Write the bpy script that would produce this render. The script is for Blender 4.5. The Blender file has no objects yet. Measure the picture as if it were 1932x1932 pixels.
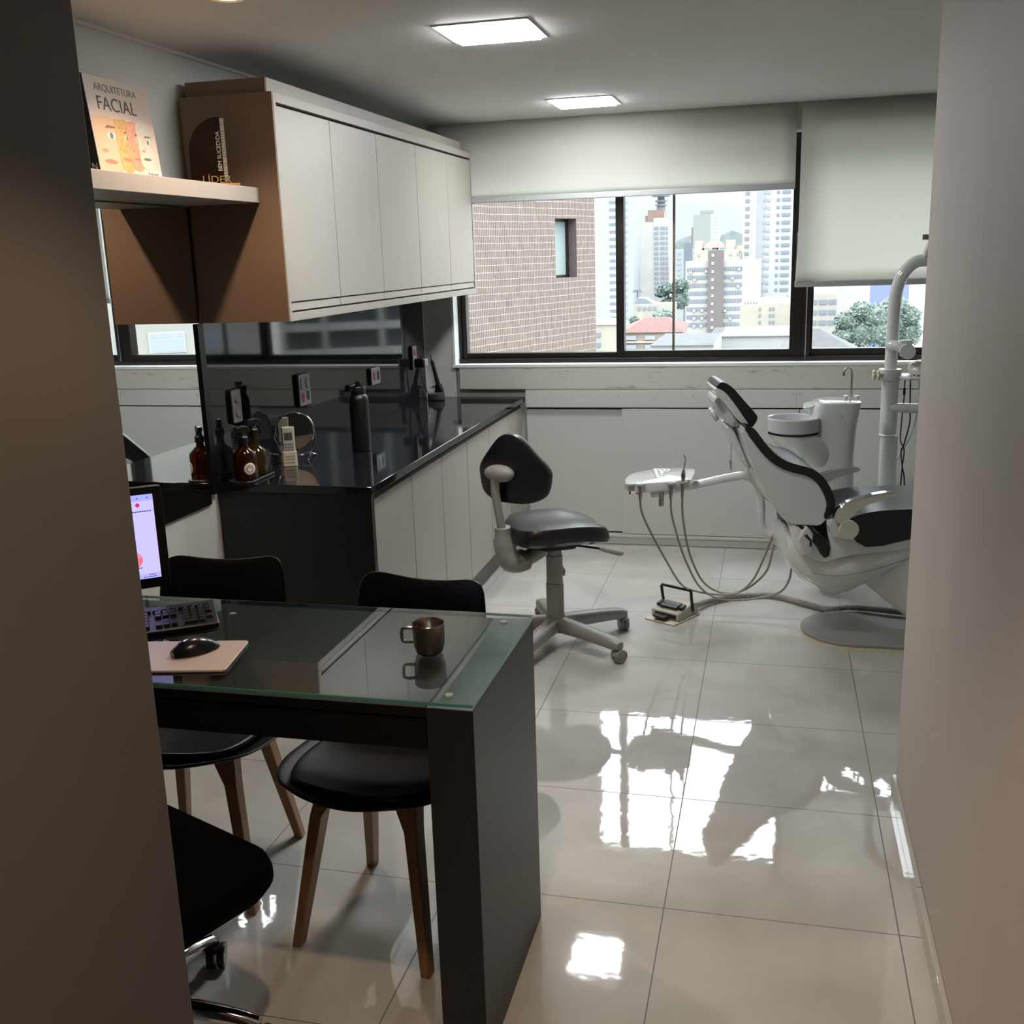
import bpy, bmesh, math, random
from mathutils import Matrix, Vector
PI = math.pi
random.seed(7)
SC = bpy.context.scene
COL = SC.collection

# ------------------------------------------------------------------ camera
cam_d = bpy.data.cameras.new('camera'); cam = bpy.data.objects.new('camera', cam_d); COL.objects.link(cam)
cam_d.sensor_fit = 'HORIZONTAL'; cam_d.sensor_width = 36.0; cam_d.lens = 36.0 * 1986.7 / 1932
cam_d.clip_start = .05; cam_d.clip_end = 6000
YAW, PIT, ROL = -.247, .2382, -.0327
cy, sy, cp, sp = math.cos(YAW), math.sin(YAW), math.cos(PIT), math.sin(PIT)
fwd = Vector((sy*cp, cy*cp, -sp)); rgt = Vector((cy, -sy, 0)); upv = rgt.cross(fwd)
r2 = rgt*math.cos(ROL) + upv*math.sin(ROL); u2 = upv*math.cos(ROL) - rgt*math.sin(ROL)
cam.matrix_world = Matrix(((r2.x, u2.x, -fwd.x, .2494), (r2.y, u2.y, -fwd.y, -2.5211), (r2.z, u2.z, -fwd.z, 1.7215), (0, 0, 0, 1)))
SC.camera = cam

# ------------------------------------------------------------------ world: overcast sky
def lin(h):
    h = h.lstrip('#'); c = [int(h[i:i+2], 16)/255 for i in (0, 2, 4)]
    return tuple(x/12.92 if x <= .04045 else ((x+.055)/1.055)**2.4 for x in c)
W = bpy.data.worlds.new('overcast_sky'); SC.world = W; W.use_nodes = True
n = W.node_tree.nodes; l = W.node_tree.links; n.clear()
wo = n.new('ShaderNodeOutputWorld'); bg = n.new('ShaderNodeBackground'); tc = n.new('ShaderNodeTexCoord')
sx = n.new('ShaderNodeSeparateXYZ'); rp = n.new('ShaderNodeValToRGB'); ns = n.new('ShaderNodeTexNoise'); ad = n.new('ShaderNodeMath')
ns.inputs['Scale'].default_value = 3.0; ns.inputs['Detail'].default_value = 4
ad.operation = 'MULTIPLY_ADD'; ad.inputs[1].default_value = .10
l.new(tc.outputs['Generated'], sx.inputs[0]); l.new(tc.outputs['Generated'], ns.inputs['Vector'])
l.new(ns.outputs['Fac'], ad.inputs[0]); l.new(sx.outputs['Z'], ad.inputs[2])
e = rp.color_ramp.elements
e[0].position = .0; e[0].color = (.150, .166, .182, 1)
e[1].position = 1; e[1].color = (1.5, 1.5, 1.5, 1)
for pos, c in ((.08, (.160, .178, .193)), (.2, (.36, .395, .42)), (.45, (1.0, 1.05, 1.1))):
    k = e.new(pos); k.color = (*c, 1)
l.new(ad.outputs[0], rp.inputs['Fac']); l.new(rp.outputs['Color'], bg.inputs['Color'])
bg.inputs['Strength'].default_value = 3.0
l.new(bg.outputs[0], wo.inputs['Surface'])

# ------------------------------------------------------------------ exposure
SC.view_settings.view_transform = 'Standard'; SC.view_settings.look = 'None'
SC.view_settings.exposure = 1.0; SC.view_settings.gamma = 1.0
SC.view_settings.use_curve_mapping = False
PANEL_L = 41.0       # ceiling panels
SPOT_W = 9.5        # warm halogen downlights
SC.cycles.max_bounces = 10; SC.cycles.transparent_max_bounces = 12; SC.cycles.sample_clamp_indirect = 6
SC.cycles.caustics_refractive = False; SC.cycles.caustics_reflective = False

# ------------------------------------------------------------------ helpers
class MB:
    def __init__(s): s.v = []; s.f = []
    def add(s, vs, fs):
        o = len(s.v); s.v += [tuple(v) for v in vs]; s.f += [tuple(i+o for i in f) for f in fs]; return s
    def box(s, x0, x1, y0, y1, z0, z1):
        return s.add([(x0,y0,z0),(x1,y0,z0),(x1,y1,z0),(x0,y1,z0),(x0,y0,z1),(x1,y0,z1),(x1,y1,z1),(x0,y1,z1)],
                     [(0,3,2,1),(4,5,6,7),(0,1,5,4),(1,2,6,5),(2,3,7,6),(3,0,4,7)])
    def obox(s, c, size, M):
        x, y, z = (k/2 for k in size); q = MB().box(-x, x, -y, y, -z, z)
        return s.add([Vector(c)+M @ Vector(v) for v in q.v], q.f)
    def merge(s, o, M=None):
        return s.add([(M @ Vector(v)) if M else v for v in o.v], o.f)
    def loft(s, rings, cap=True, closed=True):
        n = len(rings[0]); vs = [p for r in rings for p in r]; fs = []
        for i in range(len(rings)-1):
            for j in range(n if closed else n-1):
                a = i*n+j; b = i*n+(j+1) % n; fs.append((a, b, b+n, a+n))
        if cap and closed: fs += [tuple(range(n))[::-1], tuple(range((len(rings)-1)*n, len(rings)*n))]
        return s.add(vs, fs)
    def tube(s, pts, r, seg=10, closed=False):
        P = [Vector(p) for p in pts]; N = len(P)
        rr = r if isinstance(r, (list, tuple)) else [r]*N
        T = []
        for i in range(N):
            a = P[(i-1) % N] if (closed or i > 0) else P[i]; b = P[(i+1) % N] if (closed or i < N-1) else P[i]
            T.append((b-a).normalized())
        u = T[0].orthogonal().normalized(); rings = []
        for i in range(N):
            u = (u - T[i]*u.dot(T[i])).normalized(); w = T[i].cross(u)
            rings.append([P[i]+(u*math.cos(2*PI*k/seg)+w*math.sin(2*PI*k/seg))*rr[i] for k in range(seg)])
        if closed: rings.append(rings[0])
        return s.loft(rings, cap=not closed)
    def lathe(s, prof, c=(0,0,0), seg=28, M=None):
        M = M or Matrix.Identity(3); c = Vector(c)
        return s.loft([[c+M @ Vector((r*math.cos(2*PI*k/seg), r*math.sin(2*PI*k/seg), z)) for k in range(seg)] for r, z in prof])
    def prism(s, poly, ax, a, b):
        f = {'x': lambda u, v, t: (t, u, v), 'y': lambda u, v, t: (u, t, v), 'z': lambda u, v, t: (u, v, t)}[ax]
        m = len(poly)
        return s.add([f(u, v, a) for u, v in poly]+[f(u, v, b) for u, v in poly],
                     [tuple(range(m)), tuple(range(2*m-1, m-1, -1))]+[(i, i+m, (i+1) % m+m, (i+1) % m) for i in range(m)])
    def ell(s, c, r, seg=20, rows=12):
        return s.loft([[(c[0]+r[0]*math.sin(PI*i/rows)*math.cos(2*PI*k/seg), c[1]+r[1]*math.sin(PI*i/rows)*math.sin(2*PI*k/seg), c[2]-r[2]*math.cos(PI*i/rows)) for k in range(seg)] for i in range(1, rows)])

def rz3(a): return Matrix.Rotation(a, 3, 'Z')
def smooth(p, n=6, closed=False):
    P = [Vector(q) for q in p]; N = len(P); out = []
    for i in range(N if closed else N-1):
        g = lambda k: P[k % N] if closed else P[max(0, min(N-1, k))]
        a, b, c, d = g(i-1), g(i), g(i+1), g(i+2)
        for k in range(n):
            t = k/n
            out.append(.5*((2*b)+(c-a)*t+(2*a-5*b+4*c-d)*t*t+(3*b-a-3*c+d)*t**3))
    if not closed: out.append(P[-1])
    return [tuple(q) for q in out]
def rpoly(w, h, r, n=6, cx=0, cy=0):
    o = []
    for sx_, sy_, a0 in ((1,1,0), (-1,1,90), (-1,-1,180), (1,-1,270)):
        for k in range(n+1):
            a = math.radians(a0+90*k/n); o.append((cx+sx_*(w/2-r)+r*math.cos(a), cy+sy_*(h/2-r)+r*math.sin(a)))
    return o

RM = {}
def build(name, mb, m, parent=None, bev=0, sm=32, world=True, seg=2, label=None, solid=0, sub=0):
    me = bpy.data.meshes.new(name); me.from_pydata([tuple(v) for v in mb.v], [], mb.f)
    bm = bmesh.new(); bm.from_mesh(me); bmesh.ops.recalc_face_normals(bm, faces=bm.faces); bm.to_mesh(me); bm.free()
    o = bpy.data.objects.new(name, me); COL.objects.link(o)
    if m: me.materials.append(m)
    R = RM.get(parent.name, Matrix.Identity(4)) if parent else Matrix.Identity(4)
    if parent:
        o.parent = parent
        if world: me.transform(R.inverted())
    RM[o.name] = R
    if sm:
        for p in me.polygons: p.use_smooth = True
        if hasattr(me, 'set_sharp_from_angle') and not sub: me.set_sharp_from_angle(angle=math.radians(sm))
    if solid:
        d = o.modifiers.new('thickness', 'SOLIDIFY'); d.thickness = solid; d.offset = 0
    if sub:
        d = o.modifiers.new('smooth', 'SUBSURF'); d.levels = sub; d.render_levels = sub
    if bev:
        d = o.modifiers.new('round', 'BEVEL'); d.width = bev; d.segments = seg; d.limit_method = 'ANGLE'; d.angle_limit = math.radians(40)
    if label: o['label'] = label
    return o
def tag(o, label, cat, group=None, kind=None):
    o['label'] = label; o['category'] = cat
    if group: o['group'] = group
    if kind: o['kind'] = kind
    return o
def thing(name, label, cat, loc=(0,0,0), rz=0, group=None):
    o = bpy.data.objects.new(name, None); COL.objects.link(o); o.empty_display_size = .05
    o.location = loc; o.rotation_euler = (0, 0, rz)
    RM[o.name] = Matrix.Translation(loc) @ Matrix.Rotation(rz, 4, 'Z')
    return tag(o, label, cat, group)
def struct(name, mb, m, **k):
    o = build(name, mb, m, **k); o['kind'] = 'structure'; return o
def dup(root, loc, rz=None, label=None, group=None):
    r = root.copy(); COL.objects.link(r); r.location = loc
    if rz is not None: r.rotation_euler = (0, 0, rz)
    if label: r['label'] = label
    if group: r['group'] = group
    for ch in list(root.children):
        c = ch.copy(); COL.objects.link(c); c.parent = r
        for g in list(ch.children):
            d = g.copy(); COL.objects.link(d); d.parent = c
    return r
def text(name, s, size, m, parent, M, ext=.0006, align='LEFT', xs=1.0):
    cu = bpy.data.curves.new('lettering', 'FONT'); cu.body = s; cu.size = size; cu.extrude = ext; cu.align_x = align
    t = bpy.data.objects.new('lettering', cu); COL.objects.link(t)
    dg = bpy.context.evaluated_depsgraph_get(); me = bpy.data.meshes.new_from_object(t.evaluated_get(dg))
    bpy.data.objects.remove(t); bpy.data.curves.remove(cu)
    me.name = name; me.materials.clear(); me.materials.append(m)
    me.transform(Matrix.Diagonal((xs, 1, 1, 1)))
    o = bpy.data.objects.new(name, me); COL.objects.link(o); o.parent = parent
    R = RM[parent.name]; me.transform(R.inverted() @ M); RM[o.name] = R
    return o
def frame(o, x, y):
    x = Vector(x).normalized(); y = Vector(y); y = (y-x*x.dot(y)).normalized(); z = x.cross(y)
    return Matrix(((x.x,y.x,z.x,o[0]),(x.y,y.y,z.y,o[1]),(x.z,y.z,z.z,o[2]),(0,0,0,1)))

# ------------------------------------------------------------------ materials
def mat(name, col, rough=.5, metal=0, var=0.0, scale=6.0, bump=0.0, bscale=80.0, stretch=None, **kw):
    m = bpy.data.materials.new(name); m.use_nodes = True
    nt = m.node_tree; b = nt.nodes['Principled BSDF']
    c = lin(col) if isinstance(col, str) else col
    b.inputs['Base Color'].default_value = (*c, 1); b.inputs['Roughness'].default_value = rough; b.inputs['Metallic'].default_value = metal
    for k, v in kw.items(): b.inputs[k.replace('_', ' ')].default_value = v
    if var or bump:
        t = nt.nodes.new('ShaderNodeTexCoord'); mp = nt.nodes.new('ShaderNodeMapping'); nt.links.new(t.outputs['Object'], mp.inputs[0])
        if stretch: mp.inputs['Scale'].default_value = stretch
        if var:
            x = nt.nodes.new('ShaderNodeTexNoise'); x.inputs['Scale'].default_value = scale; x.inputs['Detail'].default_value = 5
            r = nt.nodes.new('ShaderNodeValToRGB')
            r.color_ramp.elements[0].position = .3; r.color_ramp.elements[1].position = .7
            r.color_ramp.elements[0].color = (*[q*(1-var) for q in c], 1); r.color_ramp.elements[1].color = (*[min(1, q*(1+var)) for q in c], 1)
            nt.links.new(mp.outputs[0], x.inputs['Vector']); nt.links.new(x.outputs['Fac'], r.inputs[0]); nt.links.new(r.outputs[0], b.inputs['Base Color'])
        if bump:
            x = nt.nodes.new('ShaderNodeTexNoise'); x.inputs['Scale'].default_value = bscale; x.inputs['Detail'].default_value = 3
            u = nt.nodes.new('ShaderNodeBump'); u.inputs['Strength'].default_value = bump; u.inputs['Distance'].default_value = .002
            nt.links.new(mp.outputs[0], x.inputs['Vector']); nt.links.new(x.outputs['Fac'], u.inputs['Height']); nt.links.new(u.outputs[0], b.inputs['Normal'])
    return m
def emit(name, col, s):
    m = bpy.data.materials.new(name); m.use_nodes = True; nt = m.node_tree; nt.nodes.clear()
    o = nt.nodes.new('ShaderNodeOutputMaterial'); x = nt.nodes.new('ShaderNodeEmission')
    x.inputs[0].default_value = (*(lin(col) if isinstance(col, str) else col), 1); x.inputs[1].default_value = s
    nt.links.new(x.outputs[0], o.inputs[0]); return m
def glassy(name, tint=(1,1,1), ior=1.45, diffuse_share=0.0):
    m = bpy.data.materials.new(name); m.use_nodes = True; nt = m.node_tree; nt.nodes.clear()
    o = nt.nodes.new('ShaderNodeOutputMaterial'); tr = nt.nodes.new('ShaderNodeBsdfTransparent'); gl = nt.nodes.new('ShaderNodeBsdfGlossy')
    fr = nt.nodes.new('ShaderNodeFresnel'); mx = nt.nodes.new('ShaderNodeMixShader')
    tr.inputs[0].default_value = (*tint, 1); gl.inputs['Roughness'].default_value = 0.0; fr.inputs[0].default_value = ior
    ge = nt.nodes.new('ShaderNodeNewGeometry'); iv = nt.nodes.new('ShaderNodeMath'); iv.operation = 'SUBTRACT'; iv.inputs[0].default_value = 1.0
    ml = nt.nodes.new('ShaderNodeMath'); ml.operation = 'MULTIPLY'
    nt.links.new(ge.outputs['Backfacing'], iv.inputs[1]); nt.links.new(fr.outputs[0], ml.inputs[0]); nt.links.new(iv.outputs[0], ml.inputs[1])   # thin sheet: only the outer faces mirror
    under = tr
    if diffuse_share:
        df = nt.nodes.new('ShaderNodeBsdfDiffuse'); df.inputs[0].default_value = (.5, .54, .54, 1); m2 = nt.nodes.new('ShaderNodeMixShader'); m2.inputs[0].default_value = diffuse_share  # weak even diffuse layer mixed over the clear glass
        nt.links.new(tr.outputs[0], m2.inputs[1]); nt.links.new(df.outputs[0], m2.inputs[2]); under = m2
    nt.links.new(ml.outputs[0], mx.inputs[0]); nt.links.new(under.outputs[0], mx.inputs[1]); nt.links.new(gl.outputs[0], mx.inputs[2])
    nt.links.new(mx.outputs[0], o.inputs[0]); return m
def speckle(name, base, dot, rough, scale=420, thr=.66, mid=None):
    m = mat(name, base, rough); nt = m.node_tree; b = nt.nodes['Principled BSDF']
    t = nt.nodes.new('ShaderNodeTexCoord'); x = nt.nodes.new('ShaderNodeTexNoise'); x.inputs['Scale'].default_value = scale; x.inputs['Detail'].default_value = 2
    r = nt.nodes.new('ShaderNodeValToRGB'); r.color_ramp.elements[0].position = thr-.12; r.color_ramp.elements[1].position = thr+.06
    r.color_ramp.elements[0].color = (*lin(base), 1); r.color_ramp.elements[1].color = (*lin(dot), 1)
    nt.links.new(t.outputs['Object'], x.inputs['Vector']); nt.links.new(x.outputs['Fac'], r.inputs[0]); nt.links.new(r.outputs[0], b.inputs['Base Color'])
    return m
def tile_floor():
    m = mat('polished_porcelain_tile', '#b9b8b3', .05, IOR=2.0); nt = m.node_tree; b = nt.nodes['Principled BSDF']; N = nt.nodes.new; L = nt.links.new
    g = N('ShaderNodeNewGeometry'); s = N('ShaderNodeSeparateXYZ'); L(g.outputs['Position'], s.inputs[0]); d = []
    for k in 'XY':
        p = N('ShaderNodeMath'); p.operation = 'PINGPONG'; p.inputs[1].default_value = .3; L(s.outputs[k], p.inputs[0]); d.append(p)
    mn = N('ShaderNodeMath'); mn.operation = 'MINIMUM'; L(d[0].outputs[0], mn.inputs[0]); L(d[1].outputs[0], mn.inputs[1])
    lt = N('ShaderNodeMath'); lt.operation = 'LESS_THAN'; lt.inputs[1].default_value = .0016; L(mn.outputs[0], lt.inputs[0])
    nz = N('ShaderNodeTexNoise'); nz.inputs['Scale'].default_value = 2.6; nz.inputs['Detail'].default_value = 7; nz.inputs['Distortion'].default_value = .8; L(g.outputs['Position'], nz.inputs['Vector'])
    r = N('ShaderNodeValToRGB'); r.color_ramp.elements[0].position = .3; r.color_ramp.elements[1].position = .72
    r.color_ramp.elements[0].color = (*lin('#aeada8'), 1); r.color_ramp.elements[1].color = (*lin('#c3c3be'), 1); L(nz.outputs['Fac'], r.inputs[0])
    mx = N('ShaderNodeMix'); mx.data_type = 'RGBA'; L(lt.outputs[0], mx.inputs['Factor']); L(r.outputs[0], mx.inputs['A']); mx.inputs['B'].default_value = (*lin('#4e4a44'), 1)
    L(mx.outputs['Result'], b.inputs['Base Color'])
    rr = N('ShaderNodeMapRange'); rr.inputs['To Min'].default_value = .035; rr.inputs['To Max'].default_value = .7; L(lt.outputs[0], rr.inputs['Value']); L(rr.outputs[0], b.inputs['Roughness'])
    n2 = N('ShaderNodeTexNoise'); n2.inputs['Scale'].default_value = 13; n2.inputs['Detail'].default_value = 2; L(g.outputs['Position'], n2.inputs['Vector'])
    bu = N('ShaderNodeBump'); bu.inputs['Strength'].default_value = .16; bu.inputs['Distance'].default_value = .002; L(n2.outputs['Fac'], bu.inputs['Height']); L(bu.outputs[0], b.inputs['Normal'])
    return m
def strip_brick():
    m = mat('brown_strip_tile', '#8f7d75', .6); nt = m.node_tree; b = nt.nodes['Principled BSDF']; N = nt.nodes.new; L = nt.links.new
    t = N('ShaderNodeTexCoord'); s = N('ShaderNodeSeparateXYZ'); L(t.outputs['Object'], s.inputs[0])
    ad = N('ShaderNodeMath'); ad.operation = 'ADD'; L(s.outputs['X'], ad.inputs[0]); L(s.outputs['Y'], ad.inputs[1])
    wv = N('ShaderNodeTexNoise'); wv.inputs['Scale'].default_value = 2.2; L(t.outputs['Object'], wv.inputs['Vector'])
    wz = N('ShaderNodeMath'); wz.operation = 'MULTIPLY_ADD'; wz.inputs[1].default_value = .03; L(wv.outputs['Fac'], wz.inputs[0]); L(s.outputs['Z'], wz.inputs[2])
    pz = N('ShaderNodeMath'); pz.operation = 'PINGPONG'; pz.inputs[1].default_value = .0475; L(wz.outputs[0], pz.inputs[0])
    lz = N('ShaderNodeMath'); lz.operation = 'LESS_THAN'; lz.inputs[1].default_value = .003; L(pz.outputs[0], lz.inputs[0])
    px = N('ShaderNodeMath'); px.operation = 'PINGPONG'; px.inputs[1].default_value = .02; L(ad.outputs[0], px.inputs[0])
    lx = N('ShaderNodeMath'); lx.operation = 'LESS_THAN'; lx.inputs[1].default_value = .0058; L(px.outputs[0], lx.inputs[0])
    mpb = N('ShaderNodeMapping'); mpb.inputs['Scale'].default_value = (2.2, 2.2, .5); L(t.outputs['Object'], mpb.inputs[0])
    n1 = N('ShaderNodeTexNoise'); n1.inputs['Scale'].default_value = 12; n1.inputs['Detail'].default_value = 6; n1.inputs['Roughness'].default_value = .7; L(mpb.outputs[0], n1.inputs['Vector'])
    r = N('ShaderNodeValToRGB'); r.color_ramp.elements[0].position = .36; r.color_ramp.elements[1].position = .64
    r.color_ramp.elements[0].color = (*lin('#4c3f39'), 1); r.color_ramp.elements[1].color = (*lin('#726459'), 1); L(n1.outputs['Fac'], r.inputs[0])
    m1 = N('ShaderNodeMix'); m1.data_type = 'RGBA'; L(lx.outputs[0], m1.inputs['Factor']); L(r.outputs[0], m1.inputs['A']); m1.inputs['B'].default_value = (*lin('#8f8580'), 1)
    m2 = N('ShaderNodeMix'); m2.data_type = 'RGBA'; L(lz.outputs[0], m2.inputs['Factor']); L(m1.outputs['Result'], m2.inputs['A']); m2.inputs['B'].default_value = (*lin('#aca5a2'), 1)
    L(m2.outputs['Result'], b.inputs['Base Color']); return m
def fabric(name, col, tcol, fac):
    m = mat(name, col, .9, bump=.15, bscale=500); nt = m.node_tree; b = nt.nodes['Principled BSDF']
    o = next(x for x in nt.nodes if x.type == 'OUTPUT_MATERIAL')
    tl = nt.nodes.new('ShaderNodeBsdfTranslucent'); tl.inputs[0].default_value = (*lin(tcol), 1); mx = nt.nodes.new('ShaderNodeMixShader'); mx.inputs[0].default_value = fac
    nt.links.new(b.outputs[0], mx.inputs[1]); nt.links.new(tl.outputs[0], mx.inputs[2]); nt.links.new(mx.outputs[0], o.inputs[0]); return m

M = dict(
    floor=tile_floor(), skirt=mat('porcelain_skirting', '#b4b2ad', .06, var=.04),
    wall=mat('painted_wall', '#c6c6c1', .7, var=.02, bump=.05, bscale=30), ceil=mat('white_ceiling_paint', '#cdcbc8', .8, var=.015),
    corr=mat('taupe_corridor_paint', '#b6ada7', .6, var=.05, scale=3, stretch=(1, 1, .2)),
    part=mat('brown_grey_partition_paint', '#544f4c', .6, var=.02),
    marble=None, lami=mat('sand_laminate', '#a39d94', .45, var=.02, scale=3, stretch=(3, 3, 1)),
    brown=mat('caramel_panel', '#806a58', .5, var=.03, scale=4), dark=mat('dark_gap', '#1a1715', .6),
    lowcab=mat('off_white_laminate', '#c8c8c3', .35, var=.01),
    granite=speckle('black_granite', '#0d0e10', '#3a3c42', .06, 380, .64), gransplash=speckle('black_granite_polished', '#101114', '#33353a', .04, 420, .64),
    granside=speckle('black_granite_side', '#040404', '#121315', .4, 300, .66),
    mirror=mat('mirror_silver', (.86, .88, .87), .01, 1), frame=mat('dark_bronze_aluminium', '#1f1a18', .35, .2, var=.05),
    white=mat('white_plastic', '#c9ccca', .28, var=.01), gloss=mat('white_gelcoat', '#d3d6d4', .12, var=.01, Coat_Weight=.5, Coat_Roughness=.05),
    black_vinyl=mat('black_vinyl', '#131316', .33, bump=.05, bscale=400), black_pl=mat('black_plastic', '#080808', .35, bump=.04, bscale=300),
    shell=mat('matt_black_polypropylene', '#0a0909', .4, var=.05), pad=mat('black_leatherette', '#070708', .42, bump=.12, bscale=350),
    fab=mat('black_mesh_fabric', '#020202', .9, Specular_IOR_Level=.08, bump=.5, bscale=900), wood=mat('beech_wood', '#8a6445', .45, var=.18, scale=5, stretch=(9, 9, 1)),
    deskw=mat('black_textured_laminate', '#040404', .6, var=.2, scale=30, Specular_IOR_Level=.25),
    deskside=mat('black_wood_grain_laminate', '#171717', .42, var=.18, scale=14, stretch=(6, 6, .7), bump=.1, bscale=60),
    chrome=mat('chrome', (.75, .75, .77), .06, 1), steel=mat('brushed_steel', (.55, .53, .5), .22, 1), dsteel=mat('dark_brushed_steel', (.36, .32, .28), .24, 1),
    stoolgrey=mat('warm_grey_plastic', '#8d8c87', .42, var=.02), hose=mat('grey_silicone_hose', '#8f8b84', .45), grey=mat('grey_plastic', '#8e9092', .4),
    cream=mat('cream_plastic', '#d2c9b2', .35), red=mat('red_plastic', '#a8151c', .35), silver=mat('silver_socket_plate', '#8f9196', .3, .3),
    amber=mat('amber_glass', '#4a1606', .05, 0, Transmission_Weight=.7, IOR=1.4), green_amber=mat('olive_amber_glass', '#4a3a0e', .05, 0, Transmission_Weight=.7, IOR=1.4),
    liquid=mat('amber_liquid', '#7a2408', .3), paper=mat('paper_label', '#d8d2c8', .6), glass=glassy('window_glass', (.97, .99, .985), 1.3),
    deskglass=glassy('clear_table_glass', (.86, .93, .90), 1.85, .008), glassedge=mat('green_glass_edge', '#47806f', .15, Coat_Weight=.5),
    panel=emit('led_diffuser', (.97, .99, 1), PANEL_L), spotlens=emit('halogen_lens', (1, .62, .3), 12), screen=None,
    blind=fabric('cream_blind_fabric', '#cbcbc5', '#e2e2dc', .66), alu=mat('blind_rail_aluminium', '#a3a5a5', .4, .1),
    concrete=mat('grey_speckled_concrete', '#8c8c8a', .5, var=.05, scale=40),
)
def marble_mat():
    m = mat('veined_marble', '#c8c6bc', .3); nt = m.node_tree; b = nt.nodes['Principled BSDF']; N = nt.nodes.new; L = nt.links.new
    t = N('ShaderNodeTexCoord'); mp = N('ShaderNodeMapping'); mp.inputs['Scale'].default_value = (2.2, 2, 14); mp.inputs['Rotation'].default_value = (0, .06, 0)
    x = N('ShaderNodeTexNoise'); x.inputs['Scale'].default_value = 2.4; x.inputs['Detail'].default_value = 8; x.inputs['Roughness'].default_value = .7
    r = N('ShaderNodeValToRGB'); r.color_ramp.elements[0].position = .30; r.color_ramp.elements[1].position = .42
    r.color_ramp.elements[0].color = (*lin('#8b887e'), 1); r.color_ramp.elements[1].color = (*lin('#c6c4ba'), 1)
    L(t.outputs['Object'], mp.inputs[0]); L(mp.outputs[0], x.inputs['Vector']); L(x.outputs['Fac'], r.inputs[0]); L(r.outputs[0], b.inputs['Base Color']); return m
M['marble'] = marble_mat()

# ------------------------------------------------------------------ room shell
CZ = 2.465; YW = 3.627
def LX(y): return -1.845+.013*(y-.9)          # left wall runs very slightly out of square
def lslab(y0, y1, z0, z1, t0, t1):              # slab on the left wall, from t0 to t1 in front of it
    return MB().prism([(LX(y0)+t0, y0), (LX(y0)+t1, y0), (LX(y1)+t1, y1), (LX(y1)+t0, y1)], 'z', z0, z1)
struct('floor', MB().box(-2.1, 3.0, -3.4, 3.9, -.12, 0), M['floor'])
struct('ceiling', MB().box(-2.1, 3.0, -3.4, 3.9, CZ, CZ+.12), M['ceil'])
struct('wall_left', lslab(-3.2, 3.9, 0, CZ, -.15, 0), M['wall'])
w = MB()
w.box(-2.0, -1.625, YW, 3.86, 0, CZ); w.box(-1.625, 2.3, YW, 3.86, 2.335, CZ); w.box(2.3, 3.0, YW, 3.86, 0, CZ); w.box(-1.625, 2.3, 3.66, 3.86, 0, 1.09)
struct('wall_window', w, M['wall'])
struct('wall_right', MB().box(.668, .80, -3.2, .765, 0, CZ), M['corr'])
struct('wall_alcove', MB().box(.80, 3.0, .62, .765, 0, CZ), M['wall'])
struct('wall_far_right', MB().box(2.88, 3.0, .765, YW, 0, CZ), M['wall'])
struct('wall_back', MB().box(-2.0, .80, -3.35, -3.2, 0, CZ), M['corr'])
struct('wall_partition', MB().box(-.81, -.75, -3.2, -1.063, 0, CZ), M['part'], bev=.002)
sk = MB()
for y0, y1 in ((-3.2, -.6), (-.598, .129), (.131, .765)): sk.box(.654, .668, y0, y1, 0, .062)
struct('baseboard_right', sk, M['skirt'], bev=.002)
struct('trim_1', lslab(-.6, 3.62, CZ-.012, CZ, 0, .012), M['ceil'])   # shadow line where wall meets ceiling
# window reveal and sill
rv = MB().box(-1.636, -1.622, YW-.004, 3.80, 1.078, 2.335); rv.box(-1.636, 2.3, YW-.012, 3.80, 1.076, 1.092); rv.box(-1.636, 2.3, YW-.004, 3.80, 2.325, 2.337)
struct('trim_2', rv, mat('white_reveal', '#dfe2e1', .5))
# dark aluminium windows
FY0, FY1 = 3.735, 3.80
def fr(*r):
    b = MB()
    for x0, x1, z0, z1, d in r: b.box(x0, x1, FY0-d, FY1-d*.2, z0, z1)
    return b
w1 = struct('window_1', fr((-1.622,-1.605,1.092,2.325,.02),(-1.622,.418,1.092,1.118,.03),(-1.622,.418,2.30,2.325,.02),(.40,.418,1.092,2.325,.02)), M['frame'], bev=.002)
build('sash', fr((-1.605,-1.576,1.118,2.30,.0),(-1.576,-.657,1.118,1.150,.0),(-1.576,-.657,2.27,2.30,0),(-.657,-.632,1.118,2.30,.0)), M['frame'], w1, bev=.002)
build('sash', fr((-.632,-.608,1.118,2.30,.015),(-.608,.333,1.118,1.158,.015),(-.608,.333,2.27,2.30,.015),(.333,.40,1.118,2.30,.015)), M['frame'], w1, bev=.002)
build('glazing_bar', MB().box(-.332, -.319, 3.765, 3.80, 1.158, 2.27), mat('grey_brown_bar', '#6d6058', .5), w1)
build('pane', MB().box(-1.576, -.657, 3.765, 3.771, 1.15, 2.27), M['glass'], w1, sm=0)
build('pane', MB().box(-.608, .333, 3.755, 3.761, 1.158, 2.27), M['glass'], w1, sm=0)
hd = build('latch', MB().box(.355, .372, 3.705, 3.722, 1.60, 1.80), M['black_pl'], w1, bev=.004)
build('screw', MB().lathe([(.0001,0),(.004,0),(.004,.002),(.0001,.003)], (.3635,3.705,1.785), 10, Matrix.Rotation(PI/2,3,'X')), M['steel'], hd)
build('screw', MB().lathe([(.0001,0),(.004,0),(.004,.002),(.0001,.003)], (.3635,3.705,1.615), 10, Matrix.Rotation(PI/2,3,'X')), M['steel'], hd)
w2 = struct('window_2', fr((.424,.442,1.092,2.325,.02),(.424,2.3,1.092,1.118,.03),(.424,2.3,2.30,2.325,.02)), M['frame'], bev=.002)
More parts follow.
